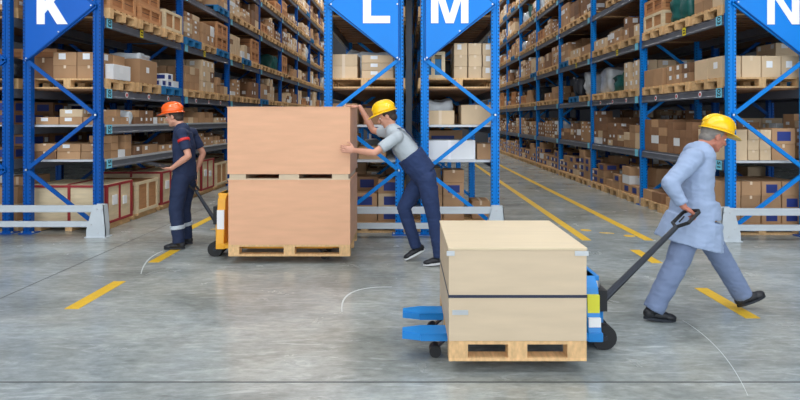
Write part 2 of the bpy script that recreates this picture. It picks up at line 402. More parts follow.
def rack(name):
    x0, x1, ry, levels, side, zs = ROWS[name]
    lb = {'J': 'blue pallet rack row at left edge, back to back with the K rack',
          'K': 'blue steel pallet rack row with K sign along the left aisle',
          'L': 'blue steel pallet rack row with L sign behind the stacked plywood crates',
          'M': 'blue steel pallet rack row with M sign behind the leaning worker',
          'N': 'blue steel pallet rack row with N sign at the right',
          'O': 'blue pallet rack row back to back behind the N rack'}[name]
    root = empty('pallet_rack', (x0 if side > 0 else x0, ry, 0), lb, 'pallet rack', 'pallet rack rows')
    X = lambda x: x - x0
    nb = {'J': 2, 'O': 4, 'L': 5, 'M': 5}.get(name, NB)
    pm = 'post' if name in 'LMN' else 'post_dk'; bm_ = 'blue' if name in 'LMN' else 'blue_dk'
    far = MB(); farb = MB(); fard = MB()
    for k in range(nb + 1):
        y = k * PITCH
        fr = bpy.data.objects.new('upright_frame', None); COL.objects.link(fr); fr.parent = root; fr.location = (0, y, 0)
        fr.empty_display_size = .1
        for cx in (POSTW / 2, x1 - x0 - POSTW / 2):
            link('post', POST[pm], fr, (cx, 0, 0)); link('foot_plate', PLATE, fr, (cx, 0, 0))
            OCC.append((x0 + cx - .06, x0 + cx + .06, ry + y, ry + y + .1, 0, TOPZ))
        # zigzag bracing: nodes alternate sides
        xa, xb = POSTW * .55, x1 - x0 - POSTW * .55
        mbrest = MB()
        for i in range(len(ZIG) - 1):
            sidei = zs if i % 2 else -zs                  # ZIG[1] (.89) sits on side zs
            xs = xb if sidei > 0 else xa; xe = xa if sidei > 0 else xb
            a = (xs, .045, ZIG[i]); b = (xe, .045, ZIG[i + 1])
            seen = (k < 4 and inview((x0 + (xs + xe) / 2, ry + y, (ZIG[i] + ZIG[i + 1]) / 2)))
            yy = -.012 if (k == 0) else .045
            a = (a[0], yy, a[2]); b = (b[0], yy, b[2])
            if seen:
                mb = MB().bar(a, b, .03, .05, bm_, (0, 0, 1))
                mb.box(a[0] - .012, a[0] + .012, yy - .022, yy, a[2] - .012, a[2] + .012, 'bolt')
                mb.obj('brace', fr)
            else: mbrest.bar(a, b, .03, .05, bm_)
        if mbrest.v: tag(mbrest.obj('brace', fr), kind='stuff')
    for b in range(nb):
        for li, z in enumerate(levels):
            y = b * PITCH + .1
            for inner in (0, 1):
                aisle = (side > 0) != bool(inner)          # this beam on +x side?
                face = (x1 - x0) if aisle else 0.0
                wc = (x0 + face, ry + y + 1.3, z)
                ok = inview(wc) and (not inner or b < 2) and name not in 'JO'
                if not ok:
                    mm = farb
                    xa = face - .052 if aisle else face + .002
                    mm.box(xa, xa + .05, y, y + PITCH - .1, z - BEAMH, z, 'beam')
                    continue
                # beam mesh's outward face is local -x; mirror by rotation for +x side
                bo = link('beam', BEAM, root)
                if aisle: bo.rotation_euler = (0, 0, math.pi); bo.location = (face, y + PITCH - .1, z - BEAMH)
                else: bo.location = (face, y, z - BEAMH)
                OCC.append((x0 + face - .05, x0 + face + .05, ry + y, ry + y + PITCH - .1, z - BEAMH, z))
                if not inner and b < 6:
                    # location tag at the near end of each bay
                    def put(me, yy, nm):
                        t = link(nm, me, bo)
                        t.location = (-.001, (PITCH - .1 - yy) if aisle else yy, BEAMH / 2)
                    txt = ''
                    if b == 0:
                        txt = ({1.02: '51', 1.51: '52', 2.02: '02', 3.02: '03'} if name == 'K' else {1.02: '51', 2.02: '02', 3.02: '03'}).get(z, '')
                    put(tag_mesh(txt, 1 if aisle else -1), .12, 'location_tag')
                    if z == 3.02 and b < 3: put(YTAG, 1.1, 'yellow_tag')
                    if z == 2.02 and b < 2:
                        for q in (.62, 1.35, 2.1): put(STK, q, 'round_sticker')
            wc = ((x0 + x1) / 2, ry + y + 1.3, z)
            dm = DECK if z < 1.9 else SLAT
            if inview(wc) and name not in 'JO' and b < 6:
                d = link('shelf_deck' if dm is DECK else 'slat_deck', dm, root, (.06, y, z + .002))
            else:
                fard.box(.06, x1 - x0 - .06, y, y + PITCH - .15, z - .02, z, 'deck' if z < 1.9 else 'slat')
            OCC.append((x0, x1, ry + y, ry + y + PITCH - .1, z - .03, z))
    if farb.v: tag(farb.obj('beam', root), kind='stuff')
    if fard.v: tag(fard.obj('slat_deck', root), kind='stuff')
    return root
for n in ROWS: rack(n)

def sign(name):
    x0, x1, ry, _, side, zs = ROWS[name]
    left = zs < 0                                          # vertical edge on the left (K, M)
    w = x1 - x0
    lb = {'K': 'blue triangular rack sign with white letter K, apex pointing right',
          'L': 'bright blue triangular rack sign with white letter L, apex pointing left',
          'M': 'bright blue triangular rack sign with white letter M, apex pointing right',
          'N': 'bright blue triangular rack sign with white letter N at right edge'}[name]
    root = empty('rack_sign', (x0, ry, 0), lb, 'sign', 'lettered rack signs')
    xa, xb = POSTW - .02, w - POSTW + .03
    if left: poly = [(xa - .02, 2.40), (xb, 3.16), (xa - .02, 3.92)]
    else: poly = [(w - xa + .02, 2.40), (w - xa + .02, 3.92), (w - xb, 3.16)]
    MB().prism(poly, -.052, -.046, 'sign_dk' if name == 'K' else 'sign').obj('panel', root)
    mb = MB()                                              # folded edges
    for i in range(3):
        a, b = poly[i], poly[(i + 1) % 3]
        mb.bar((a[0], -.037, a[1]), (b[0], -.037, b[1]), .022, .018, 'blue_dk', (0, 1, 0))
    mb.obj('panel_flange', root)
    polys, lw = LETTERS[name]
    lx = {'K': 37 - CX, 'L': 363 - CX, 'M': 431 - CX, 'N': 767 - CX}[name] * (ry - .05) / F - x0
    mb = MB()
    for i, p in enumerate(polys): mb.prism([(q[0] + lx, q[1] + (2.86 if name == 'N' else 2.90)) for q in p], -.058 - .0006 * i, -.052, 'white')
    tag(mb.obj('letter', root), 'white painted letter ' + name)
    ctr = (sum(p[0] for p in poly) / 3, sum(p[1] for p in poly) / 3)
    for p in (poly[0], poly[1], poly[2], ((poly[0][0] + poly[1][0]) / 2, (poly[0][1] + poly[1][1]) / 2)):
        cxm = p[0] * .96 + .04 * ctr[0]; czm = p[1] * .96 + .04 * ctr[1]
        MB().tube([(cxm, -.05, czm), (cxm, -.062, czm)], .011, 'bolt', 8).obj('bolt', root)
    OCC.append((x0 + (0.1 if left else .3), x1 - (.3 if left else .1), ry - .05, ry - .04, 2.85, 3.5))
for n in 'KLMN': sign(n)

def guard(xa, xb, y, ends, label):
    root = empty('guard_rail', ((xa + xb) / 2, y, 0), label, 'guard rail', 'rack end guard rails')
    c = (xa + xb) / 2
    for z0, z1 in ((.335, .425), (.135, .21)):
        mb = MB().box(xa - c, xb - c, 0, .05, z0, z1, 'rail')
        mb.box(xa - c, xb - c, -.004, 0, z0 + .012, z0 + .02, 'rail'); mb.box(xa - c, xb - c, -.004, 0, z1 - .02, z1 - .012, 'rail')
        mb.obj('rail', root)
    for e in ends:
        ex = (xa if e < 0 else xb) - c
        poly = [(ex + .1 * e, 0), (ex + .1 * e, .12), (ex + .07 * e, .44), (ex - .07 * e, .44), (ex - .16 * e, .1), (ex - .16 * e, 0)]
        if e < 0: poly = poly[::-1]
        mb = MB().prism(poly, -.03, -.018, 'rail'); mb.prism(poly, .07, .082, 'rail')
        mb.prism([(ex + .1 * e, 0), (ex + .1 * e, .12), (ex + .07 * e, .44), (ex + .06 * e, .44), (ex + .09 * e, .12), (ex + .09 * e, 0)], -.03, .082, 'rail')
        mb.box(min(ex - .17 * e, ex + .12 * e), max(ex - .17 * e, ex + .12 * e), -.06, .11, 0, .012, 'rail')
        mb.obj('end_foot', root)
        for q, zz in ((.05, .38), (-.02, .38), (.07, .17), (-.09, .17), (.0, .06)):
            MB().tube([(ex + q * e, -.03, zz), (ex + q * e, -.04, zz)], .012, 'bolt', 8).obj('bolt', root)
guard(-6.6, -4.15, 7.58, (1,), 'low grey guard rail with two bars before the K rack')
guard(-1.18, 1.2, 7.45, (-1, 1), 'low grey guard rail across both L and M rack ends')
guard(4.17, 6.9, 7.32, (-1,), 'low grey guard rail with two bars before the N rack')

# ------------------------------------------------------------------ stored goods: specs first
SP = []   # dicts: kind, c(x,y,z base centre), s(sx,sy,sz), style, label
rng = random.Random(7)
XW = {1: [''], 2: ['left', 'right'], 3: ['left', 'centre', 'right'], 4: ['leftmost', 'left-centre', 'right-centre', 'rightmost'], 5: ['leftmost', 'left-centre', 'centre', 'right-centre', 'rightmost']}
YW = {1: [''], 2: ['near', 'far'], 3: ['near', 'middle', 'far'], 4: ['nearest', 'second', 'third', 'farthest'], 5: ['nearest', 'second', 'central', 'fourth', 'farthest'], 6: ['nearest', 'second', 'third', 'fourth', 'fifth', 'farthest'], 7: ['nearest', 'second', 'third', 'fourth', 'fifth', 'sixth', 'farthest'], 8: ['nearest', 'second', 'third', 'fourth', 'fifth', 'sixth', 'seventh', 'farthest']}
LW = ['bottom', 'second', 'third', 'fourth', 'fifth', 'sixth', 'seventh', 'eighth']
NUM = ['', 'first', 'second', 'third', 'fourth', 'fifth', 'sixth', 'seventh', 'eighth']
SLOT3 = ['nearest', 'middle', 'farthest']
TONE = {'kraft0': 'tan', 'kraft1': 'brown', 'kraft2': 'pale', 'cwhite': 'white'}
DEC = {'plain': '', 'label': 'white-labelled ', 'navy': 'navy-printed ', 'tape': 'taped '}

def where(row, bay, li):
    lv = 'floor level' if li == 0 else NUM[li] + ' shelf'
    return f'{ORD[bay]} bay, {lv}, {row} rack'
def add(kind, x, y, z, sx, sy, sz, **k):
    d = dict(kind=kind, c=(x, y, z), s=(sx, sy, sz), vis=0, **k); SP.append(d); return d

def cartons(row, bay, li, cx, cy, z, wx, wy, nx, ny, nz, h, tone, dec, unit, drop=.3, gap=.008, jit=.006):
    """stack of cartons; column heights vary a little"""
    sx, sy = wx / nx, wy / ny
    for i in range(nx):
        for j in range(ny):
            n = nz
            if rng.random() < drop: n -= 1
            if rng.random() < drop * .4: n -= 1
            n = max(n, 1)
            for l in range(n):
                t = tone if (drop == 0 or rng.random() < .74) else rng.choice(['kraft0', 'kraft1', 'kraft2', 'kraft2', 'cwhite'])
                if tone in ('cwhite',): t = tone
                dd = dec if rng.random() < .75 else ('plain' if dec != 'plain' else 'label')
                cw = ' '.join(w for w in (XW[nx][i], YW[ny][j]) if w)
                lab = f'{DEC[dd]}{TONE[t]} carton, {LW[l] if not (l == n - 1 and n > 1) else "top"} layer, ' + (f'{cw} column, ' if cw else '') + f'{unit}, {where(row, bay, li)}'
                add('carton', cx - wx / 2 + sx * (i + .5) + rng.uniform(-jit, jit) * .5, cy - wy / 2 + sy * (j + .5) + rng.uniform(-jit, jit) * .5, z + h * l,
                    sx - gap - jit, sy - gap - jit, h - .0015, tone=t, dec=dd, label=lab, row=row)
def pallet(row, bay, li, cx, cy, z, unit, col='pal'):
    nm = {'pal': 'wooden', 'palblue': 'blue-painted', 'palred': 'red-painted'}[col]
    add('pallet', cx, cy, z, 1.14, .8, .144, col=col, row=row, label=f'{nm} pallet, {unit}, {where(row, bay, li)}')
    return z + .1445
def crate(row, bay, li, cx, cy, z, sx, sy, sz, unit, style='brown', pos=''):
    add('crate', cx, cy, z, sx, sy, sz, style=style, row=row,
        label=f'{ {"brown": "brown slatted", "pale": "pale red-framed", "batten": "light battened"}[style]} crate, {pos + ", " if pos else ""}{unit}, {where(row, bay, li)}')
def bundle(row, bay, li, cx, cy, z, sx, sy, sz, unit, col='film'):
    add('bundle', cx, cy, z, sx, sy, sz, col=col, row=row,
        label=f'{ {"film": "clear plastic wrapped", "green": "green film wrapped", "dark": "dark plastic wrapped"}[col]} load, {unit}, {where(row, bay, li)}')

def slotY(row, bay, s): return ROWS[row][2] + bay * PITCH + .1 + .45 + .9 * s
def rowX(row): return (ROWS[row][0] + ROWS[row][1]) / 2

def random_load(row, bay, li, s):
    x = rowX(row); y = slotY(row, bay, s); z = 0 if li == 0 else ROWS[row][3][li - 1]
    r = rng.random(); u = SLOT3[s] + ' pallet'
    col = 'pal' if rng.random() < .86 else 'palblue'
    if r < .05: return
    zt = pallet(row, bay, li, x, y, z + .003, SLOT3[s] + ' position', col)
    if r < .1: return
    if r < .20 and z > 1.9: 
        n = rng.choice([1, 2]); h = rng.uniform(.24, .32)
        for q in range(n): crate(row, bay, li, x, y, zt + .002 + q * (h + .002), 1.08, .74, h, u, 'brown', ['lower', 'upper'][q] if n == 2 else '')
        return
    if r < (.6 if (row == 'N' and li == 2 and 0 < bay < 4) else .3):
        bundle(row, bay, li, x, y, zt, rng.uniform(.8, 1.05), rng.uniform(.55, .72), rng.uniform(.3, .6), u, rng.choice(['film', 'film', 'dark', 'green']))
        return
    nx = 3; ny = rng.choice([2, 2, 3, 3, 4]); h = rng.choice([.1, .12, .15, .18, .22]); H = rng.uniform(.26, .62)
    nz = max(1, min(6, round(H / h)))
    cartons(row, bay, li, x, y, zt, 1.08, .74, nx, ny, nz, h, rng.choice(['kraft0', 'kraft0', 'kraft1', 'kraft2', 'kraft2']), rng.choice(['plain', 'label', 'label', 'tape']), u, .3)

def small_row(row, bay, li, seed_tone=None, maxh=.4):
    """small cartons standing straight on a steel shelf"""
    z = ROWS[row][3][li - 1] + .003; x = rowX(row); y0 = ROWS[row][2] + bay * PITCH + .12; 
    for s in range(3):
        y = slotY(row, bay, s); u = SLOT3[s] + ' stack'
        h = rng.choice([.09, .11, .14]); nz = max(1, int(rng.uniform(.45, 1.05) * maxh / h)); ny = rng.choice([3, 4, 5]) if bay < 3 else 3
        cartons(row, bay, li, x, y, z, 1.02, rng.uniform(.7, .86), 3, ny, nz, h, seed_tone or rng.choice(['kraft0', 'kraft1', 'kraft0']), 'label' if rng.random() < .8 else 'plain', u, .6)

# ---- K row
def K_():
    row = 'K'; x = rowX(row)
    for bay in range(NB):
        for s in range(3):                                  # floor: pale crates with red frames
            y = slotY(row, bay, s)
            if bay < 4: 
                h = [.56, .50, .58][s] if bay == 0 else rng.uniform(.5, .66)
                pos = ''
                add('skid', x - .02, y + .02, 0, 1.1, .78, .09, row=row, label=f'timber skid, {SLOT3[s]} position, {where(row, bay, 0)}')
                crate(row, bay, 0, x - .02, y + .02, .0905, 1.08, .76, h, SLOT3[s] + ' position', 'pale' if (bay, s) in ((0, 0), (0, 2), (1, 1), (2, 0), (3, 1)) else 'batten')
            else: random_load(row, bay, 0, s)
        small_row(row, bay, 1, None, .36); small_row(row, bay, 2, None, .36)
        for li in range(3, 9):
            if bay == 0 and li in (3, 4): continue
            for s in range(3): random_load(row, bay, li, s)
    # front bay, third shelf (z 2.02)
    y = slotY(row, 0, 0); z = 2.023
    zt = pallet(row, 0, 3, x - .02, y, z, 'nearest position')
    cartons(row, 0, 3, x + .085, y, zt, .69, .7, 2, 2, 2, .19, 'kraft0', 'plain', 'nearest pallet', 0)
    add('carton', x - .42, y - .1, zt, .3, .4, .3, tone='kraft1', dec='plain', row=row, label='plain brown carton at left end, nearest pallet, third shelf, K rack')
    add('carton', x + .5, y, zt, .12, .5, .22, tone='cwhite', dec='label', row=row, label='narrow white carton at aisle edge, nearest pallet, front bay, third shelf, K rack')
    y = slotY(row, 0, 1); zt = pallet(row, 0, 3, x, y, z, 'middle position')
    add('carton', x + .2, y - .05, zt, .72, .62, .38, tone='kraft0', dec='label', row=row, label='large tan carton below plastic film, middle pallet, front bay, third shelf, K rack')
    bundle(row, 0, 3, x + .2, y + .05, zt + .381, .55, .45, .12, 'on large carton')
    y = slotY(row, 0, 2); zt = pallet(row, 0, 3, x, y, z, 'farthest position', 'palblue')
    cartons(row, 0, 3, x, y, zt, 1.05, .72, 4, 3, 2, .12, 'cwhite', 'navy', 'farthest pallet', .5)
    # front bay, fourth shelf: brown crates
    for s in range(3):
        y = slotY(row, 0, s); zt = pallet(row, 0, 4, x + .02, y, 3.023, SLOT3[s] + ' position')
        h = [.3, .25, .34][s]
        crate(row, 0, 4, x + .03, y, zt + .002, 1.1, .76, h, SLOT3[s] + ' pallet', 'brown' if s < 2 else 'batten', 'lower' if s < 2 else '')
        if s < 2: crate(row, 0, 4, x + .03, y, zt + .005 + h, 1.06, .72, .26, SLOT3[s] + ' pallet', 'brown', 'upper')
    bundle('K', 0, 2, rowX('K') + .36, slotY('K', 0, 0) + .36, 1.513 + .0, .3, .12, .2, 'behind nearest stack')
# ---- N row
def N_():
    row = 'N'; x = rowX(row)
    for bay in range(NB):
        for s in range(3):
            if bay == 0 and s == 0: continue
            y = slotY(row, bay, s); zt = pallet(row, bay, 0, x - .03, y, 0.0, SLOT3[s] + ' position')
            h = rng.choice([.15, .17]); cartons(row, bay, 0, x - .03, y, zt, 1.08, .76, 3, 2, rng.choice([2, 3, 3, 4]), h, 'kraft0', 'navy', SLOT3[s] + ' pallet', .6)
        if bay > 0: 
            for s in range(3):
                h = rng.choice([.1, .12, .15]); H = rng.uniform(.4, .7)
                cartons(row, bay, 1, x, slotY(row, bay, s), 1.025, 1.04, .84, 3, 3, round(H / h), h, rng.choice(['kraft0', 'kraft1', 'kraft1']), rng.choice(['label', 'label', 'plain']), SLOT3[s] + ' stack', .4)
        for li in range(2, 8):
            if bay == 0 and li in (2, 3): continue
            for s in range(3): random_load(row, bay, li, s)
    # front bay
    y = slotY(row, 0, 0); zt = pallet(row, 0, 0, x, y, 0, 'nearest position')
    cartons(row, 0, 0, x, y, zt, 1.12, .76, 4, 2, 3, .195, 'kraft0', 'navy', 'nearest pallet', 0)
    cartons(row, 0, 1, x - .2, y - .05, 1.025, .66, .7, 4, 2, 3, .14, 'kraft2', 'plain', 'nearest stack', 0)
    cartons(row, 0, 1, x + .33, y, 1.025, .34, .7, 1, 2, 2, .22, 'kraft0', 'navy', 'right stack', 0)
    cartons(row, 0, 1, x, slotY(row, 0, 1), 1.025, 1.04, .84, 3, 4, 4, .13, 'kraft1', 'label', 'middle stack', .3)
    cartons(row, 0, 1, x, slotY(row, 0, 2), 1.025, 1.04, .84, 3, 3, 4, .14, 'kraft1', 'label', 'farthest stack', .3)
    zt = pallet(row, 0, 2, x, y, 2.023, 'nearest position'); cartons(row, 0, 2, x, y, zt, 1.1, .76, 4, 2, 1, .3, 'kraft2', 'label', 'nearest pallet', 0)
    y = slotY(row, 0, 1); zt = pallet(row, 0, 2, x, y, 2.023, 'middle position'); cartons(row, 0, 2, x, y, zt, 1.1, .76, 3, 3, 2, .15, 'kraft0', 'label', 'middle pallet', .3)
    y = slotY(row, 0, 2); zt = pallet(row, 0, 2, x, y, 2.023, 'farthest position'); cartons(row, 0, 2, x, y, zt, 1.1, .76, 3, 2, 1, .3, 'kraft0', 'plain', 'farthest pallet', 0)
    y = slotY(row, 0, 0); zt = pallet(row, 0, 3, x, y, 3.023, 'nearest position'); cartons(row, 0, 3, x, y, zt, 1.1, .76, 3, 3, 4, .16, 'kraft0', 'plain', 'nearest pallet', .2)
    y = slotY(row, 0, 1); zt = pallet(row, 0, 3, x, y, 3.023, 'middle position'); bundle(row, 0, 3, x - .12, y, zt, .8, .62, .62, 'middle pallet', 'green')
    y = slotY(row, 0, 2); zt = pallet(row, 0, 3, x, y, 3.023, 'farthest position')
    crate(row, 0, 3, x, y, zt, 1.1, .76, .28, 'farthest pallet', 'batten', 'lower'); crate(row, 0, 3, x, y, zt + .283, 1.08, .74, .26, 'farthest pallet', 'brown', 'upper')
# ---- L and M rows (seen through their ends)
def LM_():
    row = 'M'; x = rowX(row); y = slotY(row, 0, 0)
    zt = pallet(row, 0, 3, x, y, 2.023, 'nearest position')
    cartons(row, 0, 3, x + .23, y, zt, .6, .7, 3, 2, 3, .165, 'kraft2', 'label', 'nearest pallet', 0)
    add('crate', x - .36, y, zt, .34, .6, .38, style='bluewood', row=row, label='open timber crate with blue panel, nearest pallet, third shelf, M rack')
    add('carton', x - .26, y - .14, 1.513, .4, .34, .2, tone='kraft2', dec='tape', row=row, label='taped pale carton left on second shelf, front bay, M rack')
    add('carton', x + .25, y - .1, 1.513, .42, .4, .28, tone='kraft2', dec='plain', row=row, label='plain pale carton right on second shelf, front bay, M rack')
    bundle(row, 0, 2, x - .24, y + .24, 1.513, .4, .3, .36, 'behind taped carton')
    add('carton', x - .13, y - .12, 1.023, .72, .5, .27, tone='cwhite', dec='tape', row=row, label='wide white taped carton on first shelf, front bay, M rack')
    add('carton', x + .36, y - .1, 1.023, .2, .44, .22, tone='kraft0', dec='plain', row=row, label='small tan carton right of white carton, first shelf, M rack')
    add('carton', x - .2, y + .28, 1.023, .6, .24, .4, tone='kraft0', dec='navy', row=row, label='tall navy-printed tan carton behind wide white carton, first shelf, M rack')
    zt = pallet(row, 0, 0, x - .12, y + .1, 0, 'nearest position')
    cartons(row, 0, 0, x - .22, y + .1, zt, .62, .7, 2, 2, 4, .18, 'kraft0', 'navy', 'nearest pallet', .5)
    add('carton', x + .34, y + .06, zt, .26, .4, .26, tone='kraft0', dec='plain', row=row, label='plain tan carton at right end of nearest floor pallet, M rack')
    row = 'L'; x = rowX(row)
    zt = pallet(row, 0, 3, x, y, 2.023, 'nearest position')
    cartons(row, 0, 3, x - .3, y - .1, zt, .4, .5, 1, 1, 2, .17, 'kraft2', 'tape', 'nearest pallet left', 0)
    cartons(row, 0, 3, x + .18, y, zt, .46, .7, 1, 2, 3, .11, 'kraft2', 'label', 'nearest pallet right', 0)
    cartons(row, 0, 2, x - .28, y - .1, 1.513, .36, .5, 1, 1, 1, .3, 'kraft0', 'label', 'left position', 0)
    cartons(row, 0, 2, x + .15, y, 1.513, .36, .5, 1, 1, 1, .24, 'kraft1', 'plain', 'right position', 0)
    cartons(row, 0, 1, x - .1, y, 1.023, .8, .6, 2, 1, 2, .18, 'kraft0', 'navy', 'nearest position', .5)
    zt = pallet(row, 0, 0, x, y, 0, 'nearest position')
    cartons(row, 0, 0, x, y, zt, 1.1, .74, 3, 2, 3, .2, 'kraft0', 'navy', 'nearest pallet', .3)
    for row in 'LM':
        for bay in range(0, 3):
            for li in range(0, 7):
                for s in range(3):
                    if bay == 0 and s == 0 and li < 4: continue
                    if li == 0 and row == 'M': continue
                    if li in (1, 2):
                        if rng.random() < .6: continue
                        z = ROWS[row][3][li - 1] + .003
                        cartons(row, bay, li, rowX(row), slotY(row, bay, s), z, .9, .7, 3, 2, 2, .16, 'kraft1', 'navy', SLOT3[s] + ' stack', .4)
                    else: random_load(row, bay, li, s)
K_(); N_(); LM_()
n_front = len(SP)
for row in 'JO':
    for bay in range(2 if row == 'J' else 3):
        for li in range(0, 5):
            for s in range(3):
                z = 0 if li == 0 else ROWS[row][3][li - 1] + .003
                if row == 'J' and li in (1, 2): cartons(row, bay, li, rowX(row), slotY(row, bay, s), z, 1., .8, 3, 2, 2, .17, 'kraft1', 'navy', SLOT3[s] + ' stack', .3)
                else: random_load(row, bay, li, s)

# ------------------------------------------------------------------ which of them the frame shows (ray count)
OCC += [(-1.97, -.63, 6.18, 7.0, .1, 1.73), (.24, 1.13, 3.51, 4.47, .08, .784), (1.95, 2.6, 4.3, 4.8, .1, 1.6), (-.2, .3, 6.0, 6.3, .6, 1.7), (-2.9, -2.6, 6.8, 7.1, .1, 1.75)]
def visibility():
    vs = []; fs = []; owner = []
    def addb(x0, x1, y0, y1, z0, z1, ow):
        n = len(vs)
        vs.extend([(x0, y0, z0), (x1, y0, z0), (x1, y1, z0), (x0, y1, z0), (x0, y0, z1), (x1, y0, z1), (x1, y1, z1), (x0, y1, z1)])
        for q in ((3, 2, 1, 0), (4, 5, 6, 7), (0, 1, 5, 4), (1, 2, 6, 5), (2, 3, 7, 6), (3, 0, 4, 7)):
            fs.append([n + i for i in q]); owner.append(ow)
    for i, d in enumerate(SP):
        (x, y, z), (a, b, c) = d['c'], d['s']; addb(x - a / 2, x + a / 2, y - b / 2, y + b / 2, z, z + c, i)
    for o in OCC: addb(*o, -1)
    addb(XL, XR, YF, YB, -.2, 0, -1)
    t = BVHTree.FromPolygons(vs, fs)
    org = Vector((0, 0, CH)); rc = t.ray_cast
    for v in range(0, 270):
        for u in range(0, 800):
            h = rc(org, Vector(((u + .5 - CX) / F, 1, (CY - v - .5) / F)))
            if h[2] is not None and owner[h[2]] >= 0: SP[owner[h[2]]]['vis'] += 1
visibility()

# ------------------------------------------------------------------ build goods
def carton_body(mb, cx, cy, cz, s, tone, simple=False):
    a, b, c = s[0] / 2, s[1] / 2, s[2]
    mb.box(cx - a, cx + a, cy - b, cy + b, cz, cz + c, tone)
def deco(mb, cx, cy, cz, s, dec, seed, face='all'):
    a, b, c = s[0] / 2, s[1] / 2, s[2]; r = random.Random(seed); e = .0025
    fr = face in ('all', 'front'); sd_ = (-1, 1) if face == 'all' else ((-1,) if face == 'left' else ((1,) if face == 'right' else ()))
    if dec == 'label':
        w = min(.1, s[0] * .32); h = min(.09, c * .45); ox = r.uniform(-.2, .2) * s[0]; oz = cz + c * r.uniform(.4, .5)
        if fr: mb.box(cx + ox - w / 2, cx + ox + w / 2, cy - b - e, cy - b + e, oz, oz + h, 'paper')
        w = min(.1, s[1] * .32); oy = r.uniform(-.2, .2) * s[1]
        for sg in sd_: mb.box(cx + sg * a - e, cx + sg * a + e, cy + oy - w / 2, cy + oy + w / 2, oz, oz + h, 'paper')
    elif dec == 'navy':
        if fr: mb.box(cx - a * .55, cx + a * .6, cy - b - e, cy - b + e, cz + c * .2, cz + c * .8, 'navy')
        for sg in sd_:
            mb.box(cx + sg * a - e, cx + sg * a + e, cy - b * .75, cy + b * .3, cz + c * .18, cz + c * .8, 'navy')
            if face == 'all': mb.box(cx + sg * a - e, cx + sg * a + e, cy + b * .5, cy + b * .92, cz + c * .3, cz + c * .7, 'paper')
    elif dec == 'tape':
        t = 'tapew' if s[0] > .6 else 'tape'
        if fr:
            mb.box(cx - .02, cx + .02, cy - b - e, cy - b, cz, cz + c, t)
            mb.box(cx - .02, cx + .02, cy - b - e, cy + b, cz + c, cz + c + .0008, t)
    elif face == 'front':
        mb.box(cx - .016, cx + .016, cy - b - .001, cy - b, cz + c * .78, cz + c, 'tape'); mb.box(cx - .016, cx + .016, cy - b - .001, cy + b, cz + c, cz + c + .0006, 'tape')
    elif face == 'all':
        mb.box(cx - a, cx + a, cy - .0025, cy + .0025, cz + c - .0005, cz + c + .0006, 'crate')
PN = {'label': 'paper_label', 'navy': 'printed_patch', 'tape': 'packing_tape', 'plain': 'packing_tape'}
CM = {}
def carton_obj(d, i):
    s = tuple(round(v, 3) for v in d['s']); big = d['vis'] >= 40
    sidef = 'left' if d['row'] in 'NL' else 'right'
    key = (s, d['tone'], d['dec'], big, sidef)
    if key not in CM:
        mb = MB(); carton_body(mb, 0, 0, 0, s, d['tone']); marks = []
        if big:
            for f_ in ('front', sidef):
                m2 = MB(); deco(m2, 0, 0, 0, s, d['dec'], 3, f_)
                if m2.v: marks.append(m2.mesh('mark'))
            CM[key] = (mb.mesh('carton', .004), marks)
        else:
            deco(mb, 0, 0, 0, s, d['dec'], 3); CM[key] = (mb.mesh('carton'), [])
    me, mk = CM[key]
    o = link('carton', me, None, d['c'])
    if d['dec'] in PN:
        for k_ in mk: link(PN[d['dec']], k_, o)
    tag(o, d['label'], 'carton', 'cartons stored on the racks')
def pallet_mb(mb, X, Y, Z, lx, ly, m, lean=False):
    t = .022
    for k in range(5):
        y0 = Y - ly / 2 + k * (ly - .1) / 4; mb.box(X - lx / 2, X + lx / 2, y0, y0 + .1, Z + .144 - t, Z + .144, m)
    for bx in (-lx / 2, -.05, lx / 2 - .1):
        if not lean: mb.box(X + bx, X + bx + .1, Y - ly / 2, Y + ly / 2, Z + .1, Z + .122, m)
        for by in (-ly / 2, -.05, ly / 2 - .1): mb.box(X + bx, X + bx + .1, Y + by, Y + by + .1, Z + t, Z + (.1 if not lean else .122), m)
    for by in (-ly / 2, -.05, ly / 2 - .1): mb.box(X - lx / 2, X + lx / 2, Y + by, Y + by + .1, Z, Z + t, m)
PALM = {}
for m_ in ('pal', 'palblue', 'palred'):
    mb = MB(); pallet_mb(mb, 0, 0, 0, 1.14, .8, m_); PALM[m_] = mb.mesh('pallet')
sk = MB()
for bx in (-.5, -.05, .4): sk.box(bx, bx + .1, -.38, .38, 0, .09, 'pal')
sk.box(-.55, .55, -.39, -.33, .06, .0899, 'pal').box(-.55, .55, .33, .39, .06, .0899, 'pal')
SKM = sk.mesh('timber_skid')
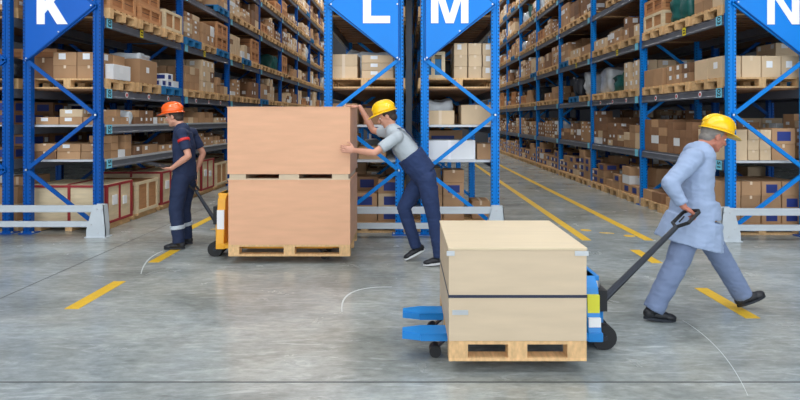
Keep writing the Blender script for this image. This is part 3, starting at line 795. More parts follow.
def crate_parts(s, style):
    a, b, c = s[0] / 2, s[1] / 2, s[2]; e = .016
    body = MB(); fr = MB()
    if style == 'bluewood':
        body.box(-a + .03, a - .03, -b + .03, b - .03, .02, c - .1, 'palblue')
        w = .05; mt = 'cratepale'
    else:
        body.box(-a + e, a - e, -b + e, b - e, 0, c - e * .5, {'brown': 'crate', 'pale': 'cratepale', 'batten': 'crateedge'}[style])
        w = .034 if style == 'pale' else .05; mt = {'brown': 'crateedge', 'pale': 'redband', 'batten': 'cratepale'}[style]
    if style == 'brown':
        n = max(2, int(c / .1))
        for k in range(1, n): body.box(-a + e - .002, a - e + .002, -b + e - .002, b - e + .002, c * k / n - .004, c * k / n + .004, 'hair')
    for sy in (-1, 1):
        y0, y1 = (-b, -b + e) if sy < 0 else (b - e, b)
        fr.box(-a, a, y0, y1, 0, w, mt); fr.box(-a, a, y0, y1, c - w, c, mt)
        for cx in (-a, -w / 2, a - w): fr.box(cx, cx + w, y0 + .001 * sy, y1 + .001 * sy, w, c - w, mt)
    for sx in (-1, 1):
        x0, x1 = (-a, -a + e) if sx < 0 else (a - e, a)
        fr.box(x0, x1, -b + e, b - e, 0, w, mt); fr.box(x0, x1, -b + e, b - e, c - w, c, mt)
        for cy in (-b + e, -w / 2, b - e - w): fr.box(x0, x1, cy, cy + w, w, c - w, mt)
    if style == 'pale':
        body.box(-a + .01, a - .01, -b + .01, b - .01, c - .02, c + .004, 'cratepale')
        fr.box(-w / 2, w / 2, -b, b, c + .004, c + .016, mt)
    return body, fr
CRM = {}
def crate_obj(d, i):
    key = (tuple(round(v, 3) for v in d['s']), d['style'])
    if key not in CRM:
        b, f = crate_parts(key[0], d['style']); CRM[key] = (b.mesh('crate'), f.mesh('crate_frame'))
    o = link('wooden_crate', CRM[key][0], None, d['c']); link('batten_frame', CRM[key][1], o)
    if d['vis'] > 60 and d['style'] == 'pale':
        s = d['s']; MB().box(s[0] / 2 - .017, s[0] / 2 + .002, -.2, -.08, s[2] * .45, s[2] * .45 + .14, 'paper').obj('paper_label', o)
        MB().box(s[0] / 2 - .017, s[0] / 2 + .002, .1, .2, s[2] * .4, s[2] * .4 + .12, 'paper').obj('paper_label', o)
    tag(o, d['label'], 'crate', 'wooden crates stored on the racks')
def bundle_mesh(s, col, seed):
    bm = bmesh.new(); bmesh.ops.create_cube(bm, size=1); bmesh.ops.subdivide_edges(bm, edges=bm.edges[:], cuts=7, use_grid_fill=True)
    off = Vector((seed * 3.1, seed, 0))
    for v in bm.verts:
        p = v.co.copy(); r = p.normalized() * .62
        q = p.lerp(r, .35); q = Vector((q.x * s[0], q.y * s[1], (q.z + .5) * s[2]))
        k = 1 + .22 * noise.noise(p * 3.2 + off) + .08 * noise.noise(p * 9 + off)
        q.x *= k; q.y *= k; q.z *= (.92 + .3 * max(0, noise.noise(p * 2.5 + off)))
        v.co = Vector((max(-s[0] / 2, min(s[0] / 2, q.x)), max(-s[1] / 2, min(s[1] / 2, q.y)), max(0, q.z)))
    me = bpy.data.meshes.new('b'); bm.to_mesh(me); bm.free(); me.materials.append(M[col])
    me.polygons.foreach_set('use_smooth', [True] * len(me.polygons)); return me

by = {}
for i, d in enumerate(SP): by.setdefault(d['kind'], []).append((i, d))
for k in by: by[k].sort(key=lambda t: -t[1]['vis'])
def uniq(lst):
    seen = {}
    for i, d in lst:
        if d['label'] in seen: d['dup'] = True
        seen[d['label']] = 1
far = MB(); farp = MB()
nind = 0
for i, d in by['carton']:
    if nind < 300 and d['vis'] >= 4 and d['row'] not in 'JO': carton_obj(d, i); nind += 1
    else:
        carton_body(far, *d['c'], d['s'], d['tone']); 
        if d['vis'] > 0 and d['dec'] != 'plain': deco(far, *d['c'], d['s'], d['dec'], i)
tag(far.obj('cartons'), 'remaining cartons stacked through the farther and inner rack bays', 'cartons', kind='stuff')
npal = 0
for i, d in by['pallet']:
    if d['vis'] >= 3 and npal < 300 and d['row'] not in 'JO':
        tag(link('pallet', PALM[d['col']], None, d['c']), d['label'], 'pallet', 'pallets stored on the racks'); npal += 1
    else: pallet_mb(farp, *d['c'], 1.14, .8, d['col'], True)
tag(farp.obj('pallets'), 'remaining wooden pallets in the farther and upper rack bays', 'pallets', kind='stuff')
for i, d in by['skid']:
    if d['vis'] >= 2: tag(link('timber_skid', SKM, None, d['c']), d['label'], 'skid', 'timber skids under the floor crates')
    else: link('timber_skid', SKM, None, d['c']); tag(bpy.data.objects[-1] if False else COL.objects[-1], d['label'], 'skid', 'timber skids under the floor crates')
for i, d in by['crate']:
    if d['vis'] >= 2: crate_obj(d, i)
for i, d in by['bundle']:
    if d['vis'] >= 2:
        s = d['s']; o = link('wrapped_load', bundle_mesh(s, d['col'], i), None, d['c'])
        tag(o, d['label'], 'wrapped load', 'wrapped loads stored on the racks')
print('CARTONS', len(by['carton']), 'visible', sum(1 for _, d in by['carton'] if d['vis'] > 0), 'ind', nind, 'minvis', min((d['vis'] for _, d in by['carton'][:nind]), default=0), 'pallets', npal)

# ------------------------------------------------------------------ the moving loads
def part_pallet(x0, x1, y0, y1, z, label, m='pal'):
    lx, ly = x1 - x0, y1 - y0; t = .02; H = .125
    root = empty('pallet', ((x0 + x1) / 2, (y0 + y1) / 2, z), label, 'pallet')
    mb = MB(); n = 7; w = ly / n - .015
    for k in range(n):
        yy = -ly / 2 + k * (ly - w) / (n - 1); mb.box(-lx / 2, lx / 2, yy, yy + w, H - t, H, m)
    mb.obj('deck_board', root)
    for bx in (-lx / 2, -.06, lx / 2 - .12):
        for by_ in (-ly / 2, -.05, ly / 2 - .1): MB().box(bx, bx + .12, by_, by_ + .1, t, H - t - .0, m).obj('block', root)
    for by_ in (-ly / 2, -.05, ly / 2 - .1): MB().box(-lx / 2, lx / 2, by_, by_ + .1, 0, t, m).obj('base_board', root)
    return root
# left stack
AX0, AX1, AY0, AY1 = -1.965, -.625, 6.18, 7.05
LIFT = .085
part_pallet(AX0, AX1, AY0, AY1, LIFT, 'timber pallet under the two stacked pinkish plywood crates')
def plycrate(x0, x1, y0, y1, z0, z1, m, top, label, skids=None, clips=(), strap=None):
    root = empty('plywood_crate', ((x0 + x1) / 2, (y0 + y1) / 2, z0), label, 'crate')
    lx, ly = (x1 - x0) / 2, (y1 - y0) / 2; h = z1 - z0; b = 0
    if skids:
        b = skids
        for cx in (-lx + .02, -.11, lx - .2): MB().box(cx, cx + (.18 if cx < -.2 or cx > .2 else .22), -ly + .01, ly - .01, 0, b, 'plyB').obj('skid', root)
        MB().box(-lx, lx, -ly, -ly + .09, -.0, .012, 'plyB').obj('base_board', root)
    MB().box(-lx, lx, -ly, -ly + .012, b, h - .012, m).obj('front_panel', root, .001)
    MB().box(-lx, lx, ly - .012, ly, b, h - .012, m).obj('back_panel', root, .001)
    for sx in (-1, 1): MB().box(min(sx * lx, sx * (lx - .012)), max(sx * lx, sx * (lx - .012)), -ly + .012, ly - .012, b, h - .012, m).obj('side_panel', root, .001)
    MB().box(-lx - .004, lx + .004, -ly - .004, ly + .004, h - .012, h, top).obj('lid', root, .001)
    MB().box(-lx + .013, lx - .013, -ly + .013, ly - .013, b, b + .012, m).obj('bottom_panel', root)
    for (cx, cz, w, hh) in clips:
        MB().box(cx - w / 2, cx + w / 2, -ly - .0045, -ly, cz - hh / 2, cz + hh / 2, 'bolt').obj('metal_clip', root)
    if strap is not None:
        e = .003; mb = MB()
        mb.box(-lx - e, lx + e, -ly - e, -ly, strap - .009, strap + .009, 'strap'); mb.box(-lx - e, lx + e, ly, ly + e, strap - .009, strap + .009, 'strap')
        mb.box(-lx - e, -lx, -ly, ly, strap - .009, strap + .009, 'strap'); mb.box(lx, lx + e, -ly, ly, strap - .009, strap + .009, 'strap')
        mb.obj('strap', root)
    return root
zA = LIFT + .126
plycrate(AX0, AX1, AY0, AY1, zA, .925, 'plyA', 'plyA', 'pinkish plywood crate, lower of the two stacked on yellow jack')
plycrate(AX0 - .01, AX1, AY0, AY1, .926, 1.73, 'plyA', 'plyA', 'pinkish plywood crate, upper of the two stacked, pushed by leaning worker', skids=.062)
# right crate
BX0, BX1, BY0, BY1 = .262, 1.125, 3.52, 4.46
part_pallet(BX0, BX1, BY0, BY1, .08, 'timber pallet under the cream plywood crate in foreground')
plycrate(BX0, BX1, BY0, BY1, .206, .79, 'plyB', 'plyTop', 'cream plywood crate with dark strap on the blue pallet jack',
         clips=[(.40, .55, .085, .03), (-.42, .55, .05, .03), (-.36, .18, .1, .03)], strap=.28)
# the photo's darker frame line round its foot comes from the pallet deck

def jack(name, label, x_tip, x_heel, yc, fz, m, d, grip, body_h, pivot, labels):
    """pallet jack: forks run along x from x_tip to x_heel; d=+1 when the handle is on +x"""
    root = empty('pallet_jack', (x_heel, yc, 0), label, 'pallet jack', 'pallet jacks')
    X = lambda x: x - x_heel
    for sy in (-1, 1):
        y = sy * .195; w = .075
        t0, t1 = X(x_tip), 0
        f = MB(); z0, z1 = fz - .055, fz
        tip = t0 + .12 * d
        poly = [(t1, -w), (tip, -w), (t0, -w * .45), (t0, w * .45), (tip, w), (t1, w)]
        f.prism([(p[0], p[1] + y) for p in poly], z1 - .012, z1, m, 'z')
        for q in (-1, 1): f.bar((t1, y + q * (w - .006), (z0 + z1) / 2 - .003), (tip, y + q * (w - .006), (z0 + z1) / 2 - .003), .012, .042, m)
        f.bar((tip, y + w - .006, (z0 + z1) / 2), (t0, y + w * .45, (z0 + z1) / 2), .012, .042, m)
        f.bar((tip, y - w + .006, (z0 + z1) / 2), (t0, y - w * .45, (z0 + z1) / 2), .012, .042, m)
        fo = f.obj('fork', root)
        wx = t0 + .22 * d
        MB().tube([(wx, y - .04, .04), (wx, y + .04, .04)], .04, 'rubber', 16).obj('load_roller', fo)
        MB().bar((wx, y, .05), (wx + .12 * d, y, fz - .02), .05, .012, 'steel').obj('roller_arm', fo)
    b = MB(); e = .10 * d
    lo, hi = min(0, e), max(0, e)
    b.box(lo, hi, -.27, .27, fz - .06, fz, m)
    b.prism([(-.27, fz), (.27, fz), (.2, body_h - .06), (.13, body_h), (-.13, body_h), (-.2, body_h - .06)], lo, lo + (hi - lo) * .9, m, 'x')
    b.box(min(.0, e * 1.2), max(0, e * 1.2), -.13, .13, body_h - .035, body_h, m)
    b.obj('frame', root, .004)
    p = MB(); cx = e * 1.35
    p.tube([(cx, 0, .1), (cx, 0, body_h * .55)], .055, m, 18); p.tube([(cx, 0, body_h * .55), (cx, 0, body_h - .05)], .03, 'bolt', 14)
    p.obj('hydraulic_pump', root, 0, True)
    for sy in (-1, 1):
        MB().tube([(cx + .03 * d, sy * .05, .085), (cx + .03 * d, sy * .11, .085)], .085, 'rubber', 24).obj('steer_wheel', root)
    MB().tube([(cx + .03 * d, -.12, .085), (cx + .03 * d, .12, .085)], .02, 'steel', 10).obj('axle', root)
    g = Vector((X(grip[0]), grip[1] - yc, grip[2])); pv = Vector((X(pivot[0]), pivot[1] - yc, pivot[2]))
    h = MB(); dd = (g - pv).normalized(); end = g - dd * .2
    h.tube([Vector((cx, 0, pv.z - .06)), pv, end], [.032, .026, .019], 'steel', 12)
    ho = h.obj('handle', root, 0, False)
    side = Vector((0, 1, 0)); side = (side - dd * side.dot(dd)).normalized()
    lp = [end, end + side * .085 + dd * .05, g + side * .085 - dd * .02, g + side * .06, g, g - side * .06, g - side * .085 - dd * .02, end - side * .085 + dd * .05, end]
    MB().tube(lp, .0135, 'rubber', 10).obj('grip_loop', ho)
    MB().tube([end + dd * .06 + side * .02, end + dd * .13 + side * .03], .006, 'steel', 6).obj('release_lever', ho)
    yb = -.2
    for (z0, z1, mm, nm) in labels:
        MB().box(lo + (hi - lo) * .9 if d > 0 else lo - .002, (hi - lo) * .9 + lo + .002 if d > 0 else lo, -.12, .12, z0, z1, mm).obj(nm, root)
        hw = .27 - .07 * ((z0 + z1) / 2 - fz) / max(.1, body_h - .06 - fz)
        MB().box(lo + .006, lo + (hi - lo) * .9 - .004, -hw - .012, -hw + .012, z0, z1, mm).obj(nm, root)
    c = MB(); c.box(min(.02 * d, e * 1.9), max(.02 * d, e * 1.9), -.09, .09, body_h * .5, body_h * .78, 'rubber'); c.obj('pump_cover', root)
    return root
jack('blue', 'blue pallet jack carrying the cream plywood crate, pulled by coverall man', -.03, 1.2, 3.99, .178, 'jblue', 1, (2.185, 4.30, .895), .52, (1.38, 3.99, .30),
     [(.28, .42, 'lime', 'lime_sticker'), (.215, .275, 'paper', 'white_sticker')])
jack('yellow', 'yellow pallet jack under the two stacked plywood crates', -.72, -2.06, 6.615, .184, 'jyellow', -1, (-2.735, 7.05, .83), .74, (-2.26, 6.7, .34),
     [(.30, .56, 'paper', 'white_panel')])

# ------------------------------------------------------------------ people
def ball(bm, c, r, seg=16):
    if not isinstance(r, (tuple, list)): r = (r, r, r)
    mt = Matrix.Translation(c) @ Matrix.Diagonal((r[0], r[1], r[2], 1))
    bmesh.ops.create_icosphere(bm, subdivisions=3, radius=1, matrix=mt)
def ballR(bm, c, r, rot):
    mt = Matrix.Translation(c) @ rot.to_4x4() @ Matrix.Diagonal((r[0], r[1], r[2], 1))
    bmesh.ops.create_icosphere(bm, subdivisions=3, radius=1, matrix=mt)
def frameM(d, side):
    d = d.normalized(); s = (side - d * side.dot(d)).normalized(); f = s.cross(d)
    return Matrix((s, f, d)).transposed()          # local x=side, y=front, z=along
def cone(bm, a, b, ra, rb, side=Vector((0, 1, 0)), flat=1.0, seg=20):
    """tapered limb segment, elliptical: width along side, thickness*flat the other way"""
    a = Vector(a); b = Vector(b); R_ = frameM(b - a, side if abs((b - a).normalized().dot(side)) < .97 else Vector((1, 0, 0)))
    rings = []
    for p, r in ((a, ra), (b, rb)):
        rings.append([bm.verts.new(p + R_ @ Vector((r * math.cos(t), r * flat * math.sin(t), 0))) for t in [2 * math.pi * i / seg for i in range(seg)]])
    for i in range(seg): bm.faces.new((rings[0][i], rings[0][(i + 1) % seg], rings[1][(i + 1) % seg], rings[1][i]))
    bm.faces.new(rings[0][::-1]); bm.faces.new(rings[1])
def chain(bm, pts, rads, ends=(True, True), **k):
    for i in range(len(pts) - 1): cone(bm, pts[i], pts[i + 1], rads[i], rads[i + 1], **k)
    for i, p in enumerate(pts):
        if (i == 0 and not ends[0]) or (i == len(pts) - 1 and not ends[1]): continue
        ball(bm, Vector(p), rads[i] * .995)
def muscle(a, b, t): return Vector(a).lerp(Vector(b), t)
def fuse(bm, name, m, parent, voxel=.008, smooth=4, wr=0, wscale=9, origin=Vector((0, 0, 0)), seed=0):
    bmesh.ops.recalc_face_normals(bm, faces=bm.faces)
    me = bpy.data.meshes.new('tmp'); bm.to_mesh(me); bm.free()
    o = bpy.data.objects.new('tmp', me); COL.objects.link(o)
    md = o.modifiers.new('r', 'REMESH'); md.mode = 'VOXEL'; md.voxel_size = voxel
    if smooth: ms = o.modifiers.new('s', 'SMOOTH'); ms.factor = .5; ms.iterations = smooth
    dg = bpy.context.evaluated_depsgraph_get(); out = bpy.data.meshes.new_from_object(o.evaluated_get(dg))
    bpy.data.objects.remove(o); bpy.data.meshes.remove(me)
    out.name = name
    if wr:
        nn = [v.normal.copy() for v in out.vertices]
        for v, n_ in zip(out.vertices, nn):
            p = v.co * wscale + Vector((seed, seed * 2, 0)); p.z *= 1.9
            q = noise.noise(p) * .6 + (1 - abs(noise.noise(p * 1.7 + Vector((5, 1, 2)))) * 2) * .4 - .2
            v.co = v.co + n_ * (q * wr)
    for v in out.vertices: v.co = v.co - origin
    out.materials.clear()
    for x in (m if isinstance(m, (list, tuple)) else [m]): out.materials.append(M[x])
    out.polygons.foreach_set('use_smooth', [True] * len(out.polygons))
    return link(name, out, parent)

def hand(bm, w, d, palm_n, thumb, curl=.6, L=.185, side_sign=1):
    """w wrist, d direction of the hand, palm_n out of the palm, thumb direction"""
    d = d.normalized(); n = palm_n - d * palm_n.dot(d); n.normalize(); t = d.cross(n).normalized()
    if t.dot(thumb) < 0: t = -t
    pl = L * .5
    R_ = Matrix((t, n, d)).transposed()
    ballR(bm, w + d * pl * .52, (.042, .016, pl * .62), R_)
    ballR(bm, w + d * pl * .85, (.043, .014, .024), R_)
    lens = [.92, 1.0, .94, .76]; offs = [.032, .011, -.011, -.032]
    for q in range(4):
        base = w + d * (pl * .85) + t * offs[q]
        l = L * .5 * lens[q]; pts = [base]; a = 0; p = base; dirv = d
        for seg_, fr in enumerate((.44, .31, .25)):
            a += curl * (.45 + .35 * seg_)
            dirv = (d * math.cos(a) + n * math.sin(a) + t * offs[q] * 1.2).normalized(); p = p + dirv * l * fr; pts.append(p)
        chain(bm, pts, [.0092, .0088, .008, .0068])
    tb = w + d * pl * .25 + t * .03
    td = (d * .6 + t * .75 + n * .25).normalized(); p1 = tb + td * .038; p2 = p1 + (td * .6 + d * .5 + n * curl * .5).normalized() * .03; p3 = p2 + (d * .7 + n * curl + t * .1).normalized() * .024
    chain(bm, [tb, p1, p2, p3], [.014, .0115, .0098, .008])

def head(bm, c, fw, up, side):
    """c centre of skull"""
    R_ = Matrix((side, fw, up)).transposed()
    w = lambda x, y, z: c + side * x + fw * y + up * z
    ballR(bm, w(0, -.012, .025), (.076, .097, .092), R_)
    ballR(bm, w(0, .022, -.035), (.06, .066, .085), R_)
    ballR(bm, w(0, .05, -.098), (.03, .03, .022), R_)              # chin
    for s in (-1, 1):
        cone(bm, w(s * .055, -.01, -.06), w(s * .02, .062, -.098), .018, .014)   # jaw
        ballR(bm, w(s * .033, .07, -.022), (.02, .014, .016), R_)  # cheekbone
        ballR(bm, w(s * .078, -.008, -.012), (.008, .018, .03), R_)  # ear
        ballR(bm, w(s * .028, .079, .022), (.022, .01, .007), R_)  # brow
    cone(bm, w(0, .08, .015), w(0, .108, -.028), .007, .012); ball(bm, w(0, .107, -.03), .0125)
    for s in (-1, 1): ball(bm, w(s * .011, .098, -.033), .0085)
    ballR(bm, w(0, .083, -.058), (.022, .009, .005), R_); ballR(bm, w(0, .081, -.068), (.019, .009, .0055), R_)
    return w, R_

def helmet(parent, c, fw, up, side, m, origin):
    R_ = Matrix((side, fw, up)).transposed(); n = 28; mb = MB(); k = mb.m(m)
    w = lambda x, y, z: tuple(c + side * x + fw * y + up * z - origin)
    rows = []
    H = .125; a, b = .108, .132
    for i in range(9):
        t = i / 8 * math.pi / 2; r = math.cos(t) ** .75 if i < 8 else 0.0; z = H * math.sin(t)
        base = len(mb.v)
        for j in range(n):
            ph = 2 * math.pi * j / n; mb.v.append(w(a * max(r, .02) * math.cos(ph), b * max(r, .02) * math.sin(ph), z))
        rows.append(base)
    for i in range(8):
        for j in range(n): mb.f.append([rows[i] + j, rows[i] + (j + 1) % n, rows[i + 1] + (j + 1) % n, rows[i + 1] + j]); mb.mi.append(k)
    mb.f.append([rows[8] + j for j in range(n)]); mb.mi.append(k)
    mb.f.append([rows[0] + j for j in reversed(range(n))]); mb.mi.append(k)
    root = mb.obj('safety_helmet', parent, 0, True)
    br = MB(); k = br.m(m); rings = []
    for (s_, zz, top) in ((.96, .004, 1), (1.0, -.006, 1), (1.0, -.011, 0), (.95, -.004, 0)):
        base = len(br.v)
        for j in range(n):
            ph = 2 * math.pi * j / n; fr = max(0, math.sin(ph)); ext = (.016 + .052 * fr ** 1.6) if s_ == 1.0 else 0
            br.v.append(w((a * s_ + ext * .7) * math.cos(ph), (b * s_ + ext) * math.sin(ph), zz - .022 * fr ** 2 * (s_ == 1.0)))
        rings.append(base)
    for q in range(4):
        r0, r1 = rings[q], rings[(q + 1) % 4]
        for j in range(n): br.f.append([r0 + j, r0 + (j + 1) % n, r1 + (j + 1) % n, r1 + j]); br.mi.append(k)
    br.obj('brim', root, 0, True)
    rd = MB()
    for sx in (-.03, 0, .03):
        pts = [w(sx, b * math.cos(t) ** .75 * 1.0 * (1 if t < math.pi / 2 else -1) if t <= math.pi / 2 else -b * abs(math.cos(t)) ** .75, H * math.sin(t) * (.985 if sx else 1.0)) for t in [math.pi * (.12 + .76 * i / 12) for i in range(13)]]
        rd.tube(pts, .006 if sx else .009, m, 8)
    rd.obj('crown_ridge', root, 0, True)
    return root

def shoe(parent, ankle, fw, up, origin, L=.28, sole='sole', m='shoe', name='shoe'):
    """ankle joint 9 cm above the sole"""
    side = up.cross(fw).normalized(); bm = bmesh.new(); R_ = Matrix((side, fw, up)).transposed()
    w = lambda x, y, z: ankle + side * x + fw * y + up * z
    ballR(bm, w(0, -.03, -.045), (.038, .05, .045), R_); ballR(bm, w(0, .06, -.052), (.043, .075, .036), R_)
    ballR(bm, w(0, .125, -.06), (.045, .06, .028), R_); cone(bm, w(0, -.012, -.03), w(0, -.012, .035), .046, .047, side)
    cone(bm, w(0, -.06, -.06), w(0, .14, -.062), .03, .03, side)
    o = fuse(bm, name, m, parent, .006, 3, origin=origin)
    poly = []
    for i in range(20):
        t = 2 * math.pi * i / 20; yy = .055 + .13 * math.cos(t); xx = (.042 + .006 * math.cos(t)) * math.sin(t); poly.append((xx, yy))
    mb = MB(); k = mb.m(sole); n = len(mb.v)
    for z in (-.092, -.072):
        for (x, y) in poly: mb.v.append(tuple(w(x, y, z) - origin))
    c = 20; mb.f.append(list(range(c))); mb.mi.append(k); mb.f.append([c + i for i in range(c)]); mb.mi.append(k)
    for i in range(c): mb.f.append([i, (i + 1) % c, c + (i + 1) % c, c + i]); mb.mi.append(k)
    mb.obj('shoe_sole', o)
    return o

def person(J, label, skin, top, trousers, hat, hairm, fw, hands, headup, headfw, style):
    V = {k: Vector(v) for k, v in J.items()}
    org = Vector((V['pelvis'].x, V['pelvis'].y, 0))
    root = empty('person', org, label, 'person', None)
    side = Vector((0, 0, 1)).cross(fw)                 # to the person's left
    sd = Vector((0, 1, 0))
    # --- body, one continuous skin surface
    bm = bmesh.new()
    hc = V['head']; hu = headup.normalized(); hf = (headfw - hu * headfw.dot(hu)).normalized(); hs = hf.cross(hu)
    wf, HR = head(bm, hc, hf, hu, hs)
    chain(bm, [hc - hu * .05 - hf * .02, V['neck'] + (hc - V['neck']) * .25, V['neck'] - (V['neck'] - V['chest']) * .2], [.056, .058, .07])
    T = (V['neck'] - V['pelvis']).normalized()
    tors = [V['pelvis'], muscle(V['pelvis'], V['chest'], .5), V['chest'], V['neck'] - T * .06]
    for p, r in zip(tors, ((.15, .11), (.135, .1), (.155, .115), (.14, .085))): ballR(bm, p, (r[0], r[1], .13), frameM(T, sd))
    for i in range(3): cone(bm, tors[i], tors[i + 1], (.145, .14, .15)[i], (.14, .15, .12)[i], sd, .74)
    for s in 'LR':
        sh, el, wr = V['sh' + s], V['el' + s], V['wr' + s]
        chain(bm, [V['neck'] - T * .05, sh], [.06, .055])
        chain(bm, [sh, muscle(sh, el, .35), el, muscle(el, wr, .3), wr], [.05, .046, .037, .039, .026])
        h = hands[s]; hand(bm, wr, h[0], h[1], h[2], h[3])
        hp, kn, an = V['hip' + s], V['kn' + s], V['an' + s]
        chain(bm, [hp, muscle(hp, kn, .4), kn, muscle(kn, an, .3), an], [.082, .075, .052, .05, .034])
    body = fuse(bm, 'body', skin, root, .0065, 3, origin=org)
    for s in (-1, 1):
        e = bmesh.new(); ball(e, wf(s * .03, .076, .002) - org, (.010, .010, .008)); me = bpy.data.meshes.new('eye'); e.to_mesh(me); e.free(); me.materials.append(M['eye'])
        eo = link('eye', me, root)
        e = bmesh.new(); ball(e, wf(s * .03, .082, .002) - org, (.0055, .0055, .006)); me = bpy.data.meshes.new('pupil'); e.to_mesh(me); e.free(); me.materials.append(M['ink']); link('pupil', me, eo)
    bm = bmesh.new(); ballR(bm, wf(0, -.022, .03), (.082, .096, .09), HR); ballR(bm, wf(0, -.06, -.035), (.066, .05, .05), HR)
    fuse(bm, 'hair', hairm, root, .007, 2, .003, 60, origin=org)
    helmet(root, wf(0, .004, .055), (hf * .99 + hu * .10).normalized(), (hu - hf * .10).normalized(), hs, hat, org)
    # --- top garment
    bm = bmesh.new()
    k = 1.0 if style != 'cover' else 1.12
    dims = ((.165, .13), (.162, .127), (.168, .13), (.15, .1))
    for p, r in zip(tors if style != 'dungaree' else [muscle(V['pelvis'], V['chest'], .35)] + tors[1:], dims): ballR(bm, p, (r[0] * k, r[1] * k, .135), frameM(T, sd))
    for i in range(3): cone(bm, tors[i] if i or style != 'dungaree' else muscle(V['pelvis'], V['chest'], .3), tors[i + 1], (.165, .162, .168)[i] * k, (.162, .168, .14)[i] * k, sd, .79)
    cone(bm, V['neck'] - T * .05, V['neck'] + (hc - V['neck']).normalized() * .015, .085, .068)
    for s in 'LR':
        sh, el, wr = V['sh' + s], V['el' + s], V['wr' + s]
        chain(bm, [V['neck'] - T * .055, sh], [.075, .072 * k])
        if style == 'cover':
            chain(bm, [sh, muscle(sh, el, .4), el, muscle(el, wr, .4), muscle(el, wr, .9)], [.075, .072, .062, .058, .044], ends=(True, False))
        else:
            e = muscle(sh, el, .72); chain(bm, [sh, muscle(sh, el, .35), e], [.062, .063, .06], ends=(True, False))
    if style == 'cover':                                        # jacket skirt
        cone(bm, V['pelvis'] + T * .1, V['pelvis'] - Vector((0, 0, .04)), .19, .212, sd, .92)
        cone(bm, V['pelvis'] - Vector((0, 0, .04)), V['pelvis'] - Vector((0, 0, .25)) - fw * .05, .212, .262, sd, 1.0)
    elif style == 'work':
        cone(bm, V['pelvis'] + T * .12, V['pelvis'] - T * .05, .17, .172, sd, .8)
    topo = fuse(bm, 'jacket' if style == 'cover' else 'shirt', top, root, .008, 4, .010 if style == 'cover' else .007, 8, org, 3)
    if style == 'work':
        sh, el = V['shL'], V['elL']
        bm = bmesh.new(); cone(bm, muscle(sh, el, .22), muscle(sh, el, .34), .0735, .072); fuse(bm, 'red_stripe', 'red', topo, .006, 1, origin=org)
    # --- trousers
    bm = bmesh.new()
    pel = V['pelvis']
    ballR(bm, pel - Vector((0, 0, .02)), (.17, .135, .14) if style != 'cover' else (.15, .125, .13), frameM(T, sd))
    for s in 'LR':
        hp, kn, an = V['hip' + s], V['kn' + s], V['an' + s]
        w_ = {'cover': (.1, .1, .088, .084, .078), 'dungaree': (.108, .1, .078, .072, .062), 'work': (.108, .1, .082, .078, .07)}[style]
        cuff = an + (an - kn).normalized() * .02
        chain(bm, [hp, muscle(hp, kn, .45), kn, muscle(kn, an, .4), cuff], list(w_), ends=(True, False))
    if style == 'dungaree':
        wst = muscle(V['pelvis'], V['chest'], .42); cone(bm, pel, muscle(V['pelvis'], V['chest'], .66), .176, .182, sd, .86)
    tro = fuse(bm, 'dungarees' if style == 'dungaree' else 'trousers', trousers, root, .008, 4, .009, 8, org, 8)
    if style == 'dungaree':
        bk = -fw
        fr_ = frameM(T, sd); out = (bk - T * bk.dot(T)).normalized()
        for sg in (-1, 1):
            pts = []
            for i in range(12):
                t = i / 11; ce = tors[1].lerp(V['neck'] - T * .05, t)
                pts.append(ce + sd * sg * (.03 + .065 * t) + out * (.148 - .035 * t * t) - org)
            pts.append(V['neck'] - T * .005 + sd * sg * .1 + out * .02 - org)
            pts += [V['neck'] - T * .06 + sd * sg * .11 - out * .1 - org, muscle(V['pelvis'], V['chest'], .75) + sd * sg * .09 - out * .15 - org]
            mb = MB(); k_ = mb.m(trousers)
            cen = V['neck'] - T * .1 - org
            for p_ in pts:
                o_ = (p_ - cen); o_ = (o_ - sd * o_.dot(sd)).normalized() * .004
                mb.v += [tuple(p_ - sd * .018 - o_), tuple(p_ + sd * .018 - o_), tuple(p_ + sd * .018 + o_), tuple(p_ - sd * .018 + o_)]
            for q in range(len(pts) - 1):
                for e_ in range(4): mb.f.append([q * 4 + e_, q * 4 + (e_ + 1) % 4, q * 4 + 4 + (e_ + 1) % 4, q * 4 + 4 + e_]); mb.mi.append(k_)
            mb.f.append([3, 2, 1, 0]); mb.mi.append(k_); n_ = len(mb.v); mb.f.append([n_ - 4, n_ - 3, n_ - 2, n_ - 1]); mb.mi.append(k_)
            mb.obj('shoulder_strap', tro)
    if style == 'work':
        for s in 'LR':
            kn, an = V['kn' + s], V['an' + s]
            for t0, t1, rr in ((.5, .62, .089),):
                bm = bmesh.new(); cone(bm, muscle(kn, an, t0), muscle(kn, an, t1), rr, rr - .003); fuse(bm, 'reflective_band', 'reflect', tro, .006, 1, origin=org)
    for s in 'LR':
        f_, u_ = V['shoe' + s + 'f'], V['shoe' + s + 'u']
        shoe(root, V['an' + s], f_.normalized(), u_.normalized(), org, sole='sole' if style == 'dungaree' else 'steel')
    # meshes are in world minus org; root sits at org
    return root

Z = Vector((0, 0, 1)); X_ = Vector((1, 0, 0)); Y_ = Vector((0, 1, 0))
